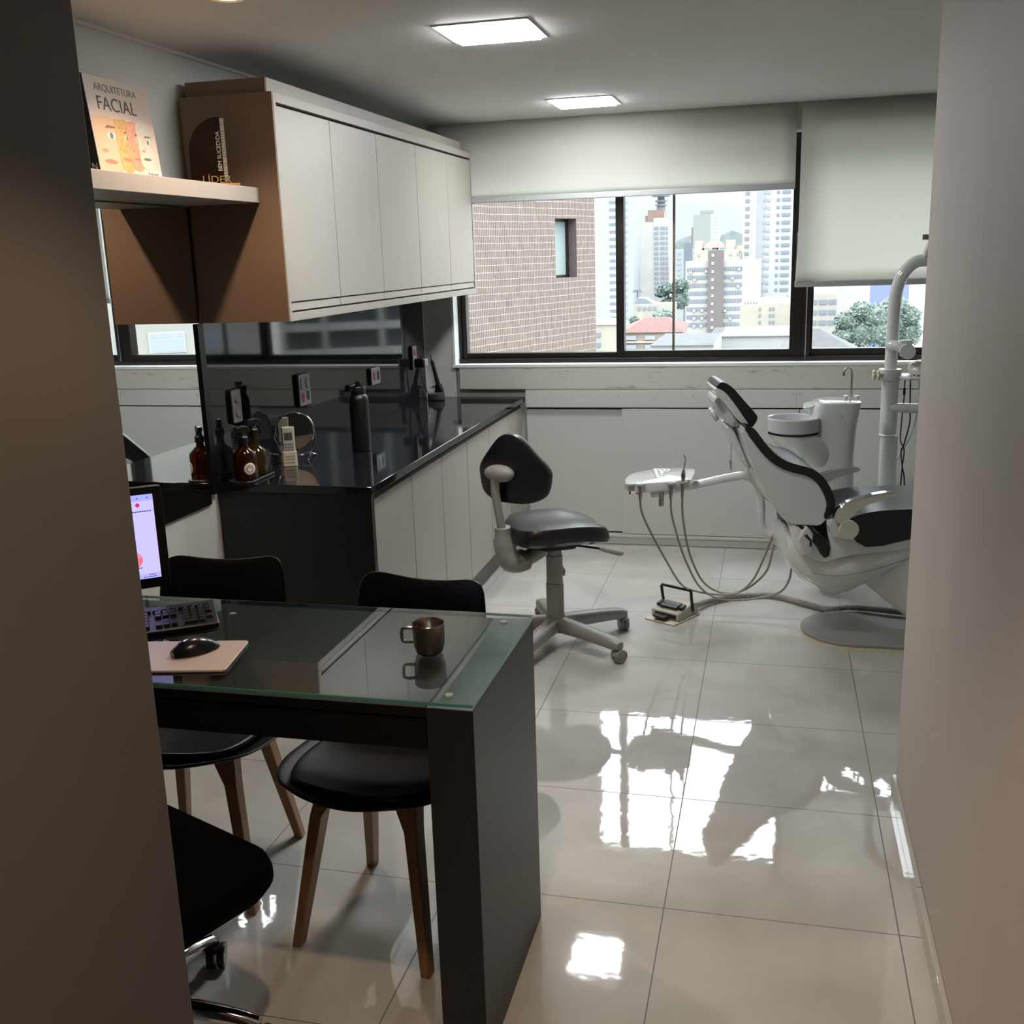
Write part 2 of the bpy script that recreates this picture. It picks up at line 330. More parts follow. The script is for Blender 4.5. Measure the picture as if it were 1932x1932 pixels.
build('sash', fr((.442,.458,1.118,2.30,.0),(.458,2.26,1.118,1.158,.0),(.458,2.26,2.27,2.30,0),(2.26,2.3,1.118,2.30,0),(1.36,1.40,1.158,2.27,0)), M['frame'], w2, bev=.002)
build('pane', MB().box(.458, 2.26, 3.765, 3.771, 1.158, 2.27), M['glass'], w2, sm=0)
struct('trim_3', MB().box(.4175, .4245, 3.72, 3.79, 1.092, 2.325), mat('gap_light_white', '#d7d9da', .6))  # white strip painted in for the light showing between the two windows
struct('trim_4', MB().box(-1.60, 2.88, 3.618, 3.66, .943, 1.077), M['marble'], bev=.003)

# roller blinds
def blind(name, label, x0, x1, zb, curl):
    t = thing(name, label, 'blind', ((x0+x1)/2, 3.585, zb), 0, 'roller blinds on the window wall')
    N = 14; rings = []
    for i in range(N+1):
        z = zb+.03+(CZ-zb-.03)*i/N; k = max(0, 1-(z-zb)/.5); xl = x0-curl*k**2
        row = [(xl+(x1-xl)*j/24, 3.585+.002*math.sin(j*1.3+i*.2)-(.012*k*k if (j < 2 and curl) else 0), z) for j in range(25)]
        rings.append(row)
    mb = MB().loft(rings, cap=False, closed=False)
    build('fabric', mb, M['blind'], t, solid=.0015)
    build('bottom_rail', MB().box(x0-curl, x1, 3.577, 3.594, zb, zb+.032), M['alu'], t, bev=.004)
    return t
blind('roller_blind', 'wide cream roller blind pulled a third down over the city view', -1.72, .337, 2.024, 0)
blind('roller_blind', 'cream roller blind lowered further, beside the dental lamp post', .362, 2.28, 1.506, .012)
# ------------------------------------------------------------------ ceiling lights
def light_panel(label, x, y):
    t = thing('ceiling_light', label, 'ceiling light', (x, y, CZ), 0, 'square led ceiling panels')
    h = .165
    f = MB()
    for a in ((-h,h,-h,-h+.02), (-h,h,h-.02,h), (-h,-h+.02,-h+.02,h-.02), (h-.02,h,-h+.02,h-.02)): f.box(a[0], a[1], a[2], a[3], -.004, 0)
    build('rim', f, M['ceil'], t, world=False, bev=.001)
    build('diffuser', MB().box(-h+.021, h-.021, -h+.021, h-.021, -.012, 0), M['panel'], t, world=False, bev=.003)
light_panel('square white led panel on the ceiling, nearer the camera', -.71, 1.215)
light_panel('square white led panel on the ceiling near the window blinds', -.71, 3.035)
def downlight(label, x, y, power=1.0, cone=125, warm=.50):
    t = thing('downlight', label, 'ceiling light', (x, y, CZ), 0, 'warm halogen downlights')
    build('rim', MB().lathe([(.036,-.001),(.048,-.006),(.052,-.001),(.052,0),(.036,0)], seg=24), M['ceil'], t, world=False)
    build('lens', MB().lathe([(.0001,-.003),(.033,-.003),(.033,0),(.0001,0)], seg=24), M['spotlens'], t, world=False)
    d = bpy.data.lights.new('halogen_bulb', 'SPOT'); d.energy = SPOT_W*power; d.color = (1, .46+warm*.52, warm); d.spot_size = math.radians(cone); d.spot_blend = .5; d.shadow_soft_size = .03
    o = bpy.data.objects.new('halogen_bulb', d); COL.objects.link(o); o.parent = t; o.location = (0, 0, -.02)
downlight('warm glowing downlight at the top edge, above the book shelf', -1.29, .46, 2.0)
downlight('warm downlight in the ceiling over the desk, above the view', -.25, -1.28, 2.8, 84, .46)
downlight('warm downlight in the corridor ceiling behind the viewer', .30, -1.75, 1.8, 100, .62)

# ------------------------------------------------------------------ lower cabinets with granite worktop
CX = -1.215
def lower_cab(label, y0, y1, doors):
    t = thing('base_cabinet', label, 'cabinet', (CX, (y0+y1)/2, 0), 0, 'base cabinets under the black worktop')
    build('carcass', MB().box(-1.80, CX-.022, y0+.001, y1-.001, .12, .855), M['dark'], t)  # coloured dark so the door gaps carry painted shade
    build('plinth', MB().box(-1.80, CX-.03, y0+.001, y1-.001, 0, .118), mat('grey_plinth', '#4d4b48', .4), t)
    n = len(doors)-1
    for a, b in zip(doors, doors[1:]):
        d = build('door', MB().box(CX-.02, CX, a+.004, b-.004, .125, .838), M['lami'], t, bev=.0015)
        build('finger_pull', MB().box(CX-.021, CX-.006, a+.003, b-.003, .8385, .850), M['dark'], d)  # dark colour puts in the shade below the worktop edge
lower_cab('sand base cabinet next to the black granite end panel', 1.125, 1.58, (1.14, 1.58))
lower_cab('sand two-door base cabinet second from the end panel, nearest the stool back', 1.58, 2.415, (1.58, 1.997, 2.415))
lower_cab('sand two-door base cabinet behind the dental stool', 2.415, 3.27, (2.415, 2.84, 3.27))
lower_cab('narrow sand base cabinet in the corner under the window wall', 3.27, 3.61, (3.27, 3.61))
wt = thing('worktop', 'long black granite worktop with a waterfall end panel', 'worktop', (-1.5, 1.1, 0))
build('top', MB().prism([(LX(1.085)+.012,1.085),(-1.197,1.085),(-1.197,3.617),(LX(3.617)+.004,3.617)], 'z', .868, .90), M['granite'], wt, bev=.003)
build('shaded_recess', MB().box(-1.236, -1.217, 1.127, 3.612, .8565, .868), M['granside'], wt)  # dark recessed strip, shade under the granite edge put in as colour
build('waterfall_panel', MB().box(LX(1.1)+.006, -1.205, 1.089, 1.121, 0, .868), M['granside'], wt, bev=.0015)
bs = thing('backsplash', 'polished black granite backsplash along the left wall', 'backsplash', (-1.83, 2.3, .9))
build('slab', lslab(1.075, 3.553, .90, 1.516, .002, .018), M['gransplash'], bs, bev=.001)
build('edge_strip', lslab(1.036, 1.074, .868, 1.514, .001, .020), M['granside'], bs)
mi = thing('wall_mirror', 'frameless wall mirror under and behind the wall shelf', 'mirror', (-1.85, .2, 1.4))
build('mirror_glass', lslab(-.7, 1.030, .833, 1.5145, .004, .010).merge(lslab(-.7, 1.0695, 1.5145, 1.93, .004, .010)), M['mirror'], mi, sm=0)
build('backing', lslab(-.7, 1.034, .829, 1.934, .001, .0039), mat('mirror_backing', '#6e6a62', .6), mi)

# ------------------------------------------------------------------ wall cabinet
UX = -1.468
uc = thing('wall_cabinet', 'sand wall cabinet with five tall doors and a caramel side panel', 'cabinet', (-1.65, 2.35, 1.515))
c = MB(); c.box(-1.80, UX, 1.078, 1.098, 1.515, 2.305); c.box(-1.80, UX, 3.585, 3.605, 1.515, 2.305); c.box(-1.80, UX, 1.098, 3.585, 2.272, 2.305); c.box(-1.80, UX, 1.098, 3.585, 1.515, 1.545)
c.box(-1.80, -1.79, 1.098, 3.585, 1.545, 2.272)
build('carcass', c, M['lami'], uc, bev=.001)
build('side_panel', MB().box(-1.826, UX-.0015, 1.070, 1.0785, 1.515, 2.305), M['brown'], uc, label='caramel brown side panel')
build('shadow_gap', MB().box(-1.50, -1.492, 1.098, 3.585, 1.545, 2.272), M['dark'], uc)
ys = (1.098, 1.571, 2.078, 2.612, 3.123, 3.583)
for i in range(5):
    d = build('door', MB().box(-1.488, UX-.004, ys[i]+.0025, ys[i+1]-.0025, 1.584, 2.262), M['lami'], uc, bev=.0015)
    build('finger_pull', MB().prism([(-1.488,1.552),(UX-.006,1.552),(UX-.006,1.557),(-1.478,1.58),(-1.488,1.58)], 'y', ys[i]+.003, ys[i+1]-.003), M['lami'], d)
fl = build('filler', MB().box(-1.815, -1.502, 1.105, 3.50, 2.3055, 2.358), M['lami'], uc, bev=.001)
build('filler_end', MB().box(-1.815, -1.504, 1.098, 1.1045, 2.3055, 2.3575), M['brown'], fl, label='caramel brown end strip')
sh = build('wall_shelf', MB().prism([(LX(-.65)+.001,-.65),(-1.547,-.65),(-1.547,1.069),(LX(1.069)+.001,1.069)], 'z', 1.935, 1.987), M['lami'], bev=.0015)
tag(sh, 'thick sand floating shelf holding the book and the trophy', 'shelf')

# book
bk = thing('book', 'facial anatomy book with face pictures on its cover, standing on the wall shelf', 'book', (-1.72, .52, 1.987))
B0, B1, BH = .360, .690, .292
Mb = frame((-1.692, B0, 1.988), (0,1,0), (-.10,0,1))
def onb(mb): return MB().merge(mb, Mb)
build('pages', onb(MB().box(.004, B1-B0-.004, .004, BH-.004, -.034, -.004)), M['paper'], bk)
cov = build('cover', onb(MB().box(0, B1-B0, 0, BH, -.004, 0)), mat('pink_cover_card', '#bdaea4', .35, var=.02), bk, bev=.001)
build('back_cover', onb(MB().box(0, B1-B0, 0, BH, -.038, -.034)), M['black_pl'], bk)
build('spine', onb(MB().box(-.003, 0, 0, BH, -.038, 0)), M['black_pl'], bk, label='black book spine')
ink = mat('dark_ink', '#3a2f2a', .6); ink2 = mat('grey_ink', '#6d625b', .6)
def bt(s, x, y, size, m=ink, xs=1): text('title_lettering', s, size, m, cov, Mb @ Matrix.Translation((x, y, .0006)), .0002, xs=xs)
bt('ARQUITETURA', .045, .252, .030, ink2, 1.08); bt('FACIAL', .045, .198, .056, ink, 1.12)
pb = build('picture_band', onb(MB().box(.0, B1-B0, .0, .180, 0, .0005)), mat('pink_print', '#cdb6a8', .4, var=.05), cov)
def face(x, w, top, bot, skin, lipc, i):
    k = .0006+.0004*(4-i)
    pts = smooth([(x+w*.02, top), (x+w*.75, top), (x+w*.98, top*.72), (x+w*.94, top*.52), (x+w, top*.42), (x+w*.93, top*.33), (x+w*.85, bot+.022), (x+w*.55, bot), (x+w*.15, bot+.004), (x, bot+.02)], 4)
    build('face_print', onb(MB().prism(pts, 'z', .0004, k)), skin, cov)
    def el(cx, cy_, a, b, m, nm, h): 
        build(nm, onb(MB().prism([(cx+a*math.cos(2*PI*j/16), cy_+b*math.sin(2*PI*j/16)) for j in range(16)], 'z', k, k+h)), m, cov)
    ex = x+w*.62; ey = top*.70
    el(ex, ey, w*.15, w*.075, mat('eye_white_print', '#c9c9c2', .5), 'eye_print', .0002)
    el(ex, ey, w*.07, w*.07, mat('iris_print', '#4f6470', .4), 'iris_print', .0003)
    build('brow_print', onb(MB().prism([(ex-w*.2, ey+w*.15), (ex+w*.2, ey+w*.17), (ex+w*.22, ey+w*.21), (ex-w*.1, ey+w*.22)], 'z', k, k+.0002)), mat('brow_print', '#7b5c42', .6), cov)
    el(x+w*.42, bot+(top-bot)*.24, w*.24, w*.05, lipc, 'lip_print', .0002)
    el(x+w*.28, bot+(top-bot)*.42, w*.11, w*.04, mat('nose_shade_print', '#a77f62', .6), 'nose_print', .0002)
lip = mat('lip_print', '#b4685c', .5)
face(.222, .090, .172, .035, mat('pale_skull_print', '#b9b8ac', .5, var=.1, scale=60), ink2, 0)
face(.170, .088, .174, .030, mat('muscle_print', '#c08a6d', .5, var=.25, scale=120), lip, 1)
face(.112, .092, .176, .022, mat('fat_layer_print', '#b39356', .5, var=.25, scale=90), lip, 2)
face(.004, .136, .178, .006, mat('skin_print', '#bfa083', .5, var=.04), lip, 3)
build('logo_panel', onb(MB().box(.240, .322, .006, .036, .0004, .0009)), M['paper'], cov)
lm = MB().box(.252, .258, .020, .030, .0009, .0011)
for k in range(6): lm.box(.261+k*.008, .267+k*.008, .021, .026+.002*(k % 2), .0009, .0011)
for k in range(9): lm.box(.250+k*.0075, .256+k*.0075, .010, .013, .0009, .0011)
build('publisher_mark', onb(lm), ink2, cov)
text('spine_lettering', 'N', .026, M['paper'], bk, frame((-1.720, B0-.0035, 2.01), (1,0,0), (0,0,1)), .0003)

# trophy
tr = thing('trophy', 'dark arched trophy plaque with gold lettering on a wooden base', 'trophy', (-1.650, .945, 1.987), math.radians(32))
arch = [(-.075, .012)]+[(-.075+.0001, .012+.10*k/4) for k in range(1, 5)]+[(-.075+.110*(1-math.cos(a)), .112+.118*math.sin(a)) for a in [PI/2*k/10 for k in range(1, 11)]]+[(.035, .012)]
build('plaque', MB().prism(arch, 'y', -.004, .004), mat('dark_brown_acrylic', '#22130f', .12), tr, world=False)
build('base', MB().prism([(-.085, -.03), (.085, -.03), (.085, .028), (-.085, .028)], 'z', 0, .012), mat('honey_wood', '#a87c4c', .45, var=.1, stretch=(1, 8, 8)), tr, world=False, bev=.002)
sr = MB()
for k in range(42): sr.box(.036, .049, -.003, .003, .018+k*.005, .0205+k*.005)
build('serrated_edge', sr, mat('ivory_acrylic', '#d9d0c0', .4), tr, world=False)
Mt = RM[tr.name]
text('bem_sucedida_lettering', 'BEM SUCEDIDA', .019, M['paper'], tr, Mt @ frame((.031, -.0048, .052), (0,0,1), (-1,0,0)), .0005, xs=1.0)
text('lider_lettering', 'LÍDER', .034, mat('gold', (.75, .6, .3), .3, 1), tr, Mt @ frame((-.04, -.014, .013), (1,0,0), (0,0,1)), .003, xs=1.12)

# ------------------------------------------------------------------ things on the worktop
ZT = .90
tray = tag(build('tray', MB().prism(rpoly(.110, .225, .03, 6, -1.745, 1.197), 'z', ZT, ZT+.010), M['black_pl'], bev=.003), 'small black tray under the two amber spray bottles', 'tray')
def spray(label, x, y, m, rz, h=.128, tall=0, lbl=True):
    t = thing('spray_bottle', label, 'spray bottle', (x, y, ZT+.0102), rz, 'amber spray bottles on the black tray')
    r = .045
    build('bottle', MB().lathe([(.0001,0),(r-.003,0),(r,.004),(r,h*.72),(r-.004,h*.80),(.016,h),(.0135,h+.012+tall),(.0135,h+.02+tall),(.0001,h+.02+tall)]), m, t, world=False)
    build('collar', MB().lathe([(.0001,h+.014+tall),(.018,h+.014+tall),(.018,h+.036+tall),(.013,h+.042+tall),(.011,h+.055+tall),(.0001,h+.055+tall)]), M['black_pl'], t, world=False)
    z = h+.050+tall
    build('spray_head', MB().prism([(-.034,z+.012),(-.030,z+.026),(.0,z+.032),(.022,z+.026),(.030,z+.006),(.020,z),(.0,z-.004),(-.012,z+.004)], 'y', -.010, .010), M['black_pl'], t, world=False, bev=.003)
    build('trigger', MB().tube(smooth([(-.016,0,z+.008),(-.026,0,z-.010),(-.032,0,z-.034)], 4), [.005]*8+[.003], 8), M['black_pl'], t, world=False)
    build('dip_tube', MB().tube([(0,0,.012),(0,0,h)], .002, 6), M['hose'], t, world=False)
    if lbl:
        lb = MB(); N = 9; a0 = -.62
        ring = lambda rad: [(r*1.006*math.cos(-PI/2+rad*math.cos(2*PI*k/24)/r), r*1.006*math.sin(-PI/2+rad*math.cos(2*PI*k/24)/r), .045+rad*math.sin(2*PI*k/24)) for k in range(24)]
        rr = [ring(q) for q in (.024, .018, .012, .006, .001)]
        lb.loft(rr, cap=False)
        build('round_label', lb, M['paper'], t, world=False, solid=.0004)
        build('label_print', MB().loft([[(p[0]*1.006, p[1]*1.006, p[2]) for p in ring(q)] for q in (.0135, .0105)], cap=False), ink2, t, world=False, solid=.0003)
    return t
spray('dark amber spray bottle with a round white label, front of the tray', -1.737, 1.140, M['amber'], .85)
spray('olive amber spray bottle with a long neck, behind the labelled one', -1.748, 1.247, M['green_amber'], -2.2, .118, .022, False)
# vanity mirror
vm = thing('vanity_mirror', 'round tabletop mirror on a bent chrome wire stand', 'mirror', (-1.735, 1.60, ZT), 0)
n_ = Vector((.50, -.86, .10)).normalized(); Mv = frame((-1.740, 1.600, ZT+.123), Vector((.86, .50, 0)), Vector((0,0,1)))
vm_c = Mv
build('mirror_disc', MB().merge(MB().lathe([(.0001,-.004),(.078,-.004),(.078,.004),(.0001,.004)], seg=48), Mv), mat('vanity_mirror_silver', (.62, .60, .56), .03, 1), vm)
build('chrome_rim', MB().merge(MB().tube([(.0805*math.cos(2*PI*k/48), .0805*math.sin(2*PI*k/48), 0) for k in range(48)], .0042, 8, True), Mv), M['chrome'], vm)
def wv(x, y, z): return tuple(Mv @ Vector((x, y, z)))
for sgn in (-1, 1):
    build('wire_leg', MB().tube(smooth([wv(sgn*.083, 0, 0), wv(sgn*.086, -.03, .008), wv(sgn*.06, -.092, .02), wv(sgn*.045, -.118, .05), wv(sgn*.04, -.120, .07)], 5), .0022, 8), M['chrome'], vm)
    build('wire_leg', MB().tube(smooth([wv(sgn*.06, -.092, .02), wv(sgn*.065, -.105, -.03), wv(sgn*.09, -.119, -.055), wv(sgn*.07, -.1205, -.06)], 5), .0022, 8), M['chrome'], vm)
build('cross_wire', MB().tube(smooth([wv(-.06,-.092,.02), wv(-.02,-.10,.03), wv(.02,-.10,.03), wv(.06,-.092,.02)], 5), .0022, 8), M['chrome'], vm)
# remote control in its holder
rc = thing('remote_control', 'cream air conditioner remote standing upright in its holder', 'remote control', (-1.700, 1.452, ZT), math.radians(28))
build('holder', MB().prism(rpoly(.060, .034, .008), 'z', 0, .062), M['cream'], rc, world=False, bev=.002)
build('body', MB().prism(rpoly(.052, .022, .007), 'z', .004, .165), M['cream'], rc, world=False, bev=.004)
build('display', MB().box(-.016, .016, -.0125, -.0105, .112, .142), mat('lcd_grey', '#59605c', .2), rc, world=False, bev=.001)
bt_ = MB()
for r_ in range(4):
    for k in range(3): bt_.box(-.017+k*.0125, -.0085+k*.0125, -.0125, -.0105, .094-r_*.0125-.003, .094-r_*.0125+.003)
for r_ in range(3):
    for k in range(4): bt_.box(-.019+k*.010, -.0125+k*.010, -.0185, -.0165, .044-r_*.013-.0025, .044-r_*.013+.0025)
build('buttons', bt_, M['grey'], rc, world=False)
# water bottle
wb = thing('water_bottle', 'tall matt black water bottle with its flip cap open', 'bottle', (-1.525, 1.815, ZT), math.radians(20))
build('body', MB().lathe([(.0001,0),(.040,0),(.0425,.003),(.0425,.225),(.041,.238),(.033,.250),(.030,.253),(.030,.258),(.0001,.258)], seg=36), mat('matt_black_powder_coat', '#0c0c0e', .38, bump=.1, bscale=700), wb, world=False)
build('lid', MB().lathe([(.0001,.258),(.033,.258),(.033,.282),(.030,.287),(.0001,.287)], seg=32), M['black_pl'], wb, world=False)
build('flip_cap', MB().lathe([(.0001,.270),(.021,.270),(.021,.292),(.018,.296),(.0001,.296)], (-.035,-.012,0), 24), M['black_pl'], wb, world=False)
build('spout', MB().box(-.012, .012, -.012, .012, .286, .310), M['black_pl'], wb, world=False, bev=.002)
build('hinge_strap', MB().tube(smooth([(-.02,-.01,.292),(0,0,.297),(.018,.006,.288)], 4), .005, 8), M['black_pl'], wb, world=False)
# smart speaker puck
sp_ = thing('smart_speaker', 'round charcoal speaker puck at the far end of the worktop', 'speaker', (-1.700, 3.455, ZT))
build('body', MB().lathe([(.0001,0),(.044,0),(.050,.006),(.051,.030),(.048,.038),(.0001,.040)], seg=36), mat('charcoal_knit', '#24272c', .75, bump=.4, bscale=900), sp_, world=False)
build('top_plate', MB().lathe([(.0001,.040),(.046,.0395),(.046,.0415),(.0001,.0425)], seg=36), mat('charcoal_plastic', '#3a3d42', .3), sp_, world=False)
# curing light
cl = thing('curing_light', 'black pen-shaped dental curing light leaning in its stand', 'dental tool', (-1.715, 3.560, ZT))
build('stand', MB().prism([(-.03,0),(.032,0),(.024,.05),(.012,.085),(-.016,.085),(-.02,.05)], 'y', -.02, .02), M['black_pl'], cl, world=False, bev=.004)
build('body', MB().tube([(0,0,.06),(-.012,0,.12),(-.036,0,.225)], [.014,.013,.011], 14), M['black_pl'], cl, world=False)
build('light_guide', MB().tube(smooth([(-.036,0,.225),(-.040,0,.245),(-.043,.0,.262)], 4), [.006]*4+[.005]*4+[.003], 10), M['chrome'], cl, world=False)
build('shield', MB().prism([(-.055,.058),(-.02,.066),(-.018,.076),(-.035,.072)], 'y', -.006, .006), M['black_pl'], cl, world=False)
build('base_cap', MB().box(-.052, -.030, -.012, .012, 0, .05), M['white'], cl, world=False, bev=.003)

# sockets on the backsplash
def plate(name, label, y0, y1, z0, z1, grp='silver plates on the granite backsplash'):
    yc = (y0+y1)/2
    t = thing(name, label, 'socket', (LX(yc)+.0185, yc, (z0+z1)/2), 0, grp)
    build('surround', MB().merge(MB().prism(rpoly(y1-y0, z1-z0, .008, 4, yc, (z0+z1)/2), 'x', LX(yc)+.0185, LX(yc)+.028)), M['black_pl'], t, bev=.002)
    build('faceplate', MB().prism(rpoly(y1-y0-.004, z1-z0-.004, .008, 4, yc, (z0+z1)/2), 'x', LX(yc)+.028, LX(yc)+.034), M['silver'], t, bev=.003)
    return t, LX(yc)+.034
def inset(t, x, y, z, w, h, m, nm, d=.002):
    build(nm, MB().prism(rpoly(w, h, min(w, h)*.35, 4, y, z), 'x', x-.001, x+d), m, t, bev=.0006)
t, x = plate('switch_plate', 'silver switch plate with two rockers above the spray bottles', 1.210, 1.285, 1.112, 1.247)
for z in (1.205, 1.150): inset(t, x, 1.248, z, .028, .026, M['silver'], 'rocker', .006)
t, x = plate('socket_plate', 'silver double socket with one red and one black outlet above the round mirror', 1.800, 1.925, 1.095, 1.240)
inset(t, x, 1.835, 1.135, .026, .042, M['red'], 'red_outlet'); inset(t, x, 1.888, 1.138, .026, .042, M['black_pl'], 'black_outlet')
inset(t, x, 1.835, 1.195, .030, .050, M['silver'], 'blank_cover', .003); inset(t, x, 1.888, 1.197, .030, .050, M['silver'], 'blank_cover', .003)
t, x = plate('socket_plate', 'silver double socket behind the black water bottle', 2.655, 2.785, 1.085, 1.175)
inset(t, x, 2.692, 1.13, .026, .048, M['red'], 'red_outlet'); inset(t, x, 2.748, 1.13, .026, .048, M['black_pl'], 'black_outlet')
t, x = plate('socket_plate', 'silver socket with black chargers plugged in near the window corner', 3.300, 3.375, 1.095, 1.235)
inset(t, x, 3.338, 1.195, .026, .036, M['red'], 'red_outlet'); inset(t, x, 3.338, 1.135, .026, .036, M['black_pl'], 'black_outlet')
ch = thing('charger', 'black plug-in charger with a cable down to the speaker', 'charger', (x+.03, 3.345, 1.13))
build('body', MB().box(x+.002, x+.055, 3.318, 3.372, 1.108, 1.160), M['black_pl'], ch, bev=.004)
build('front_face', MB().box(x+.055, x+.068, 3.320, 3.370, 1.110, 1.158), mat('pale_charger_face', '#8b8d90', .35), ch, bev=.006)
build('cable', MB().tube(smooth([(x+.03,3.345,1.109),(x+.028,3.35,1.06),(x+.035,3.37,1.0),(x+.05,3.42,.935),(x+.06,3.44,.906),(-1.752,3.455,.912)], 6), .0022, 6), M['black_pl'], ch)
c2 = tag(build('power_cable', MB().tube(smooth([(x+.012,3.300,1.098),(x+.010,3.31,1.05),(x+.014,3.33,.99),(x+.02,3.37,.935),(x+.03,3.42,.906),(x+.05,3.47,.904),(-1.745,3.50,.904)], 6), .0022, 6), M['black_pl']), 'thin black cable looping down the backsplash to the worktop', 'cable')

# ------------------------------------------------------------------ low cabinet run under the window
lc = thing('window_cabinet', 'off-white low cabinet with sliding doors below the window', 'cabinet', (.5, 3.62, 0))
build('top_band', MB().box(-1.19, 2.88, 3.612, 3.66, .836, .940), M['lowcab'], lc, bev=.002)
for x0, x1 in ((-1.19, .385), (.388, 2.88)): pass
dk = MB().box(-1.19, 2.88, 3.645, 3.66, .06, .836)
build('recess', dk, M['dark'], lc)
build('sliding_door', MB().box(-1.19, -.605, 3.632, 3.644, .078, .822), M['lowcab'], lc, bev=.001)
build('sliding_door', MB().box(-.612, .398, 3.614, 3.630, .070, .828), M['lowcab'], lc, bev=.001)
build('sliding_door', MB().box(.402, 1.55, 3.614, 3.630, .070, .828), M['lowcab'], lc, bev=.001)
build('sliding_door', MB().box(1.555, 2.88, 3.614, 3.630, .070, .828), M['lowcab'], lc, bev=.001)
build('bottom_rail', MB().box(-1.19, 2.88, 3.606, 3.66, .048, .066), M['lowcab'], lc, bev=.002)
build('plinth', MB().box(-1.19, 2.88, 3.616, 3.66, .004, .047), M['lowcab'], lc)
build('floor_gap', MB().box(-1.19, 2.88, 3.620, 3.66, 0, .004), mat('dirty_joint', '#6b5c4c', .8), lc)
for k, x in enumerate((-.63, -.195, .361, .398, 1.2)):
    build('cover_cap', MB().lathe([(.0001,0),(.008,0),(.008,.001),(.0001,.0012)], (x, 3.612, .905 if k < 2 else .915), 16, Matrix.Rotation(PI/2, 3, 'X')), mat('cap_grey', '#b3b2a7', .5), lc)
build('joint', MB().box(.3785, .3805, 3.6112, 3.613, .838, .940), mat('joint_grey', '#9d9c92', .6), lc)
# ------------------------------------------------------------------ desk
DX, DY0, DY1, DZ = -.318, -.645, -.095, .838
dk = thing('desk', 'black desk with a thick side panel and a drawer front, under a glass sheet', 'desk', (-1.0, -.37, 0))
build('side_panel', MB().box(DX-.100, DX, DY0, DY1, 0, DZ), M['deskside'], dk, bev=.0015)
build('side_panel', MB().box(-1.80, -1.70, DY0, DY1, 0, DZ), M['deskside'], dk, bev=.0015)
build('desktop', MB().box(-1.699, DX-.101, DY0, DY1, DZ-.022, DZ), M['deskw'], dk, bev=.001)
build('drawer_front', MB().box(-1.09, DX-.103, DY0+.004, DY0+.022, .742, DZ-.026), M['deskw'], dk, bev=.0015)
build('drawer_front', MB().box(-1.697, -1.094, DY0+.004, DY0+.022, .742, DZ-.026), M['deskw'], dk, bev=.0015)
build('drawer_box', MB().box(-1.66, DX-.12, DY0+.023, DY0+.36, .752, DZ-.03), M['dark'], dk)
build('back_apron', MB().box(-1.698, DX-.102, DY1-.02, DY1-.002, .742, DZ-.022), M['deskw'], dk)
gt = thing('glass_table_top', 'clear greenish glass sheet laid on the black desk', 'glass top', (-1.0, -.37, DZ))
g0, g1 = DZ+.0052, DZ+.0132
build('glass_sheet', MB().box(-1.80, DX-.001, DY0+.001, DY1-.001, g0, g1), M['deskglass'], gt, sm=0)
e_ = MB()
e_.box(-1.80, DX, DY0-.0006, DY0+.0009, g0+.001, g1-.001); e_.box(-1.80, DX, DY1-.0009, DY1+.0006, g0+.001, g1-.001); e_.box(DX-.0009, DX+.0006, DY0, DY1, g0+.001, g1-.001)
build('polished_edge', e_, M['glassedge'], gt, label='green polished glass edge')
for x, y in ((-1.10, -.175), (-.384, -.130), (-.387, -.583), (-1.10, -.60)):
    build('spacer_pad', MB().lathe([(.0001, DZ+.0002), (.0095, DZ+.0002), (.0085, DZ+.005), (.0001, DZ+.005)], (x, y, 0), 18), mat('clear_rubber', '#c9cfcd', .15), gt)
GZ = g1
# steel mug
mg = thing('mug', 'dark steel mug standing on the glass desk top', 'mug', (-.493, -.385, GZ+.0002))
build('cup', MB().lathe([(.0001,0),(.024,0),(.031,.006),(.0355,.022),(.037,.072),(.0362,.073),(.0352,.071),(.0338,.024),(.029,.010),(.0001,.008)], seg=40), M['dsteel'], mg, world=False)
build('handle', MB().tube(smooth([(-.0345,-.006,.060),(-.052,-.010,.061),(-.060,-.0115,.055),(-.0595,-.0115,.034),(-.053,-.010,.028),(-.0345,-.006,.028)], 6), .0038, 10), M['dsteel'], mg, world=False)
# keyboard
KA = math.radians(34)
kb = thing('keyboard', 'black computer keyboard lying askew on the glass desk', 'keyboard', (-1.295, -.355, GZ+.0002), KA)
L_, D_ = .44, .165
build('body', MB().prism([(-D_/2, 0), (D_/2, 0), (D_/2, .024), (-D_/2, .012)], 'x', -L_/2, L_/2), M['black_pl'], kb, world=False, bev=.003)
ky = MB()
def key(x0, x1, y0, y1):
    f = lambda y: .012+(y+D_/2)/D_*.012
    r0 = [(x0,y0,f(y0)),(x1,y0,f(y0)),(x1,y1,f(y1)),(x0,y1,f(y1))]; q = .0022
    r1 = [(x0+q,y0+q,f(y0)+.0075),(x1-q,y0+q,f(y0)+.0075),(x1-q,y1-q*.5,f(y1)+.0075),(x0+q,y1-q*.5,f(y1)+.0075)]
    ky.loft([r0, r1])
p = .0182; rows = [-.066+.0195*r for r in range(5)]
nx = L_/2-.010-4*p
for r in range(5):
    for c in range(4):
        if r == 0 and c == 1: continue
        if c == 3 and r in (0, 2): continue
        x0 = nx+c*p; x1 = x0+p-.0016; y1 = rows[r]+.018
        if r == 0 and c == 0: x1 += p
        if c == 3 and r in (1, 3): y1 -= 0
        key(x0, x1, rows[r], y1)
ax = nx-.012-3*p
for r in (3, 4): [key(ax+c*p, ax+c*p+p-.0016, rows[r], rows[r]+.018) for c in range(3)]
[key(ax+c*p, ax+c*p+p-.0016, rows[0], rows[0]+.018) for c in range(3)]; key(ax+p, ax+2*p-.0016, rows[1], rows[1]+.018)
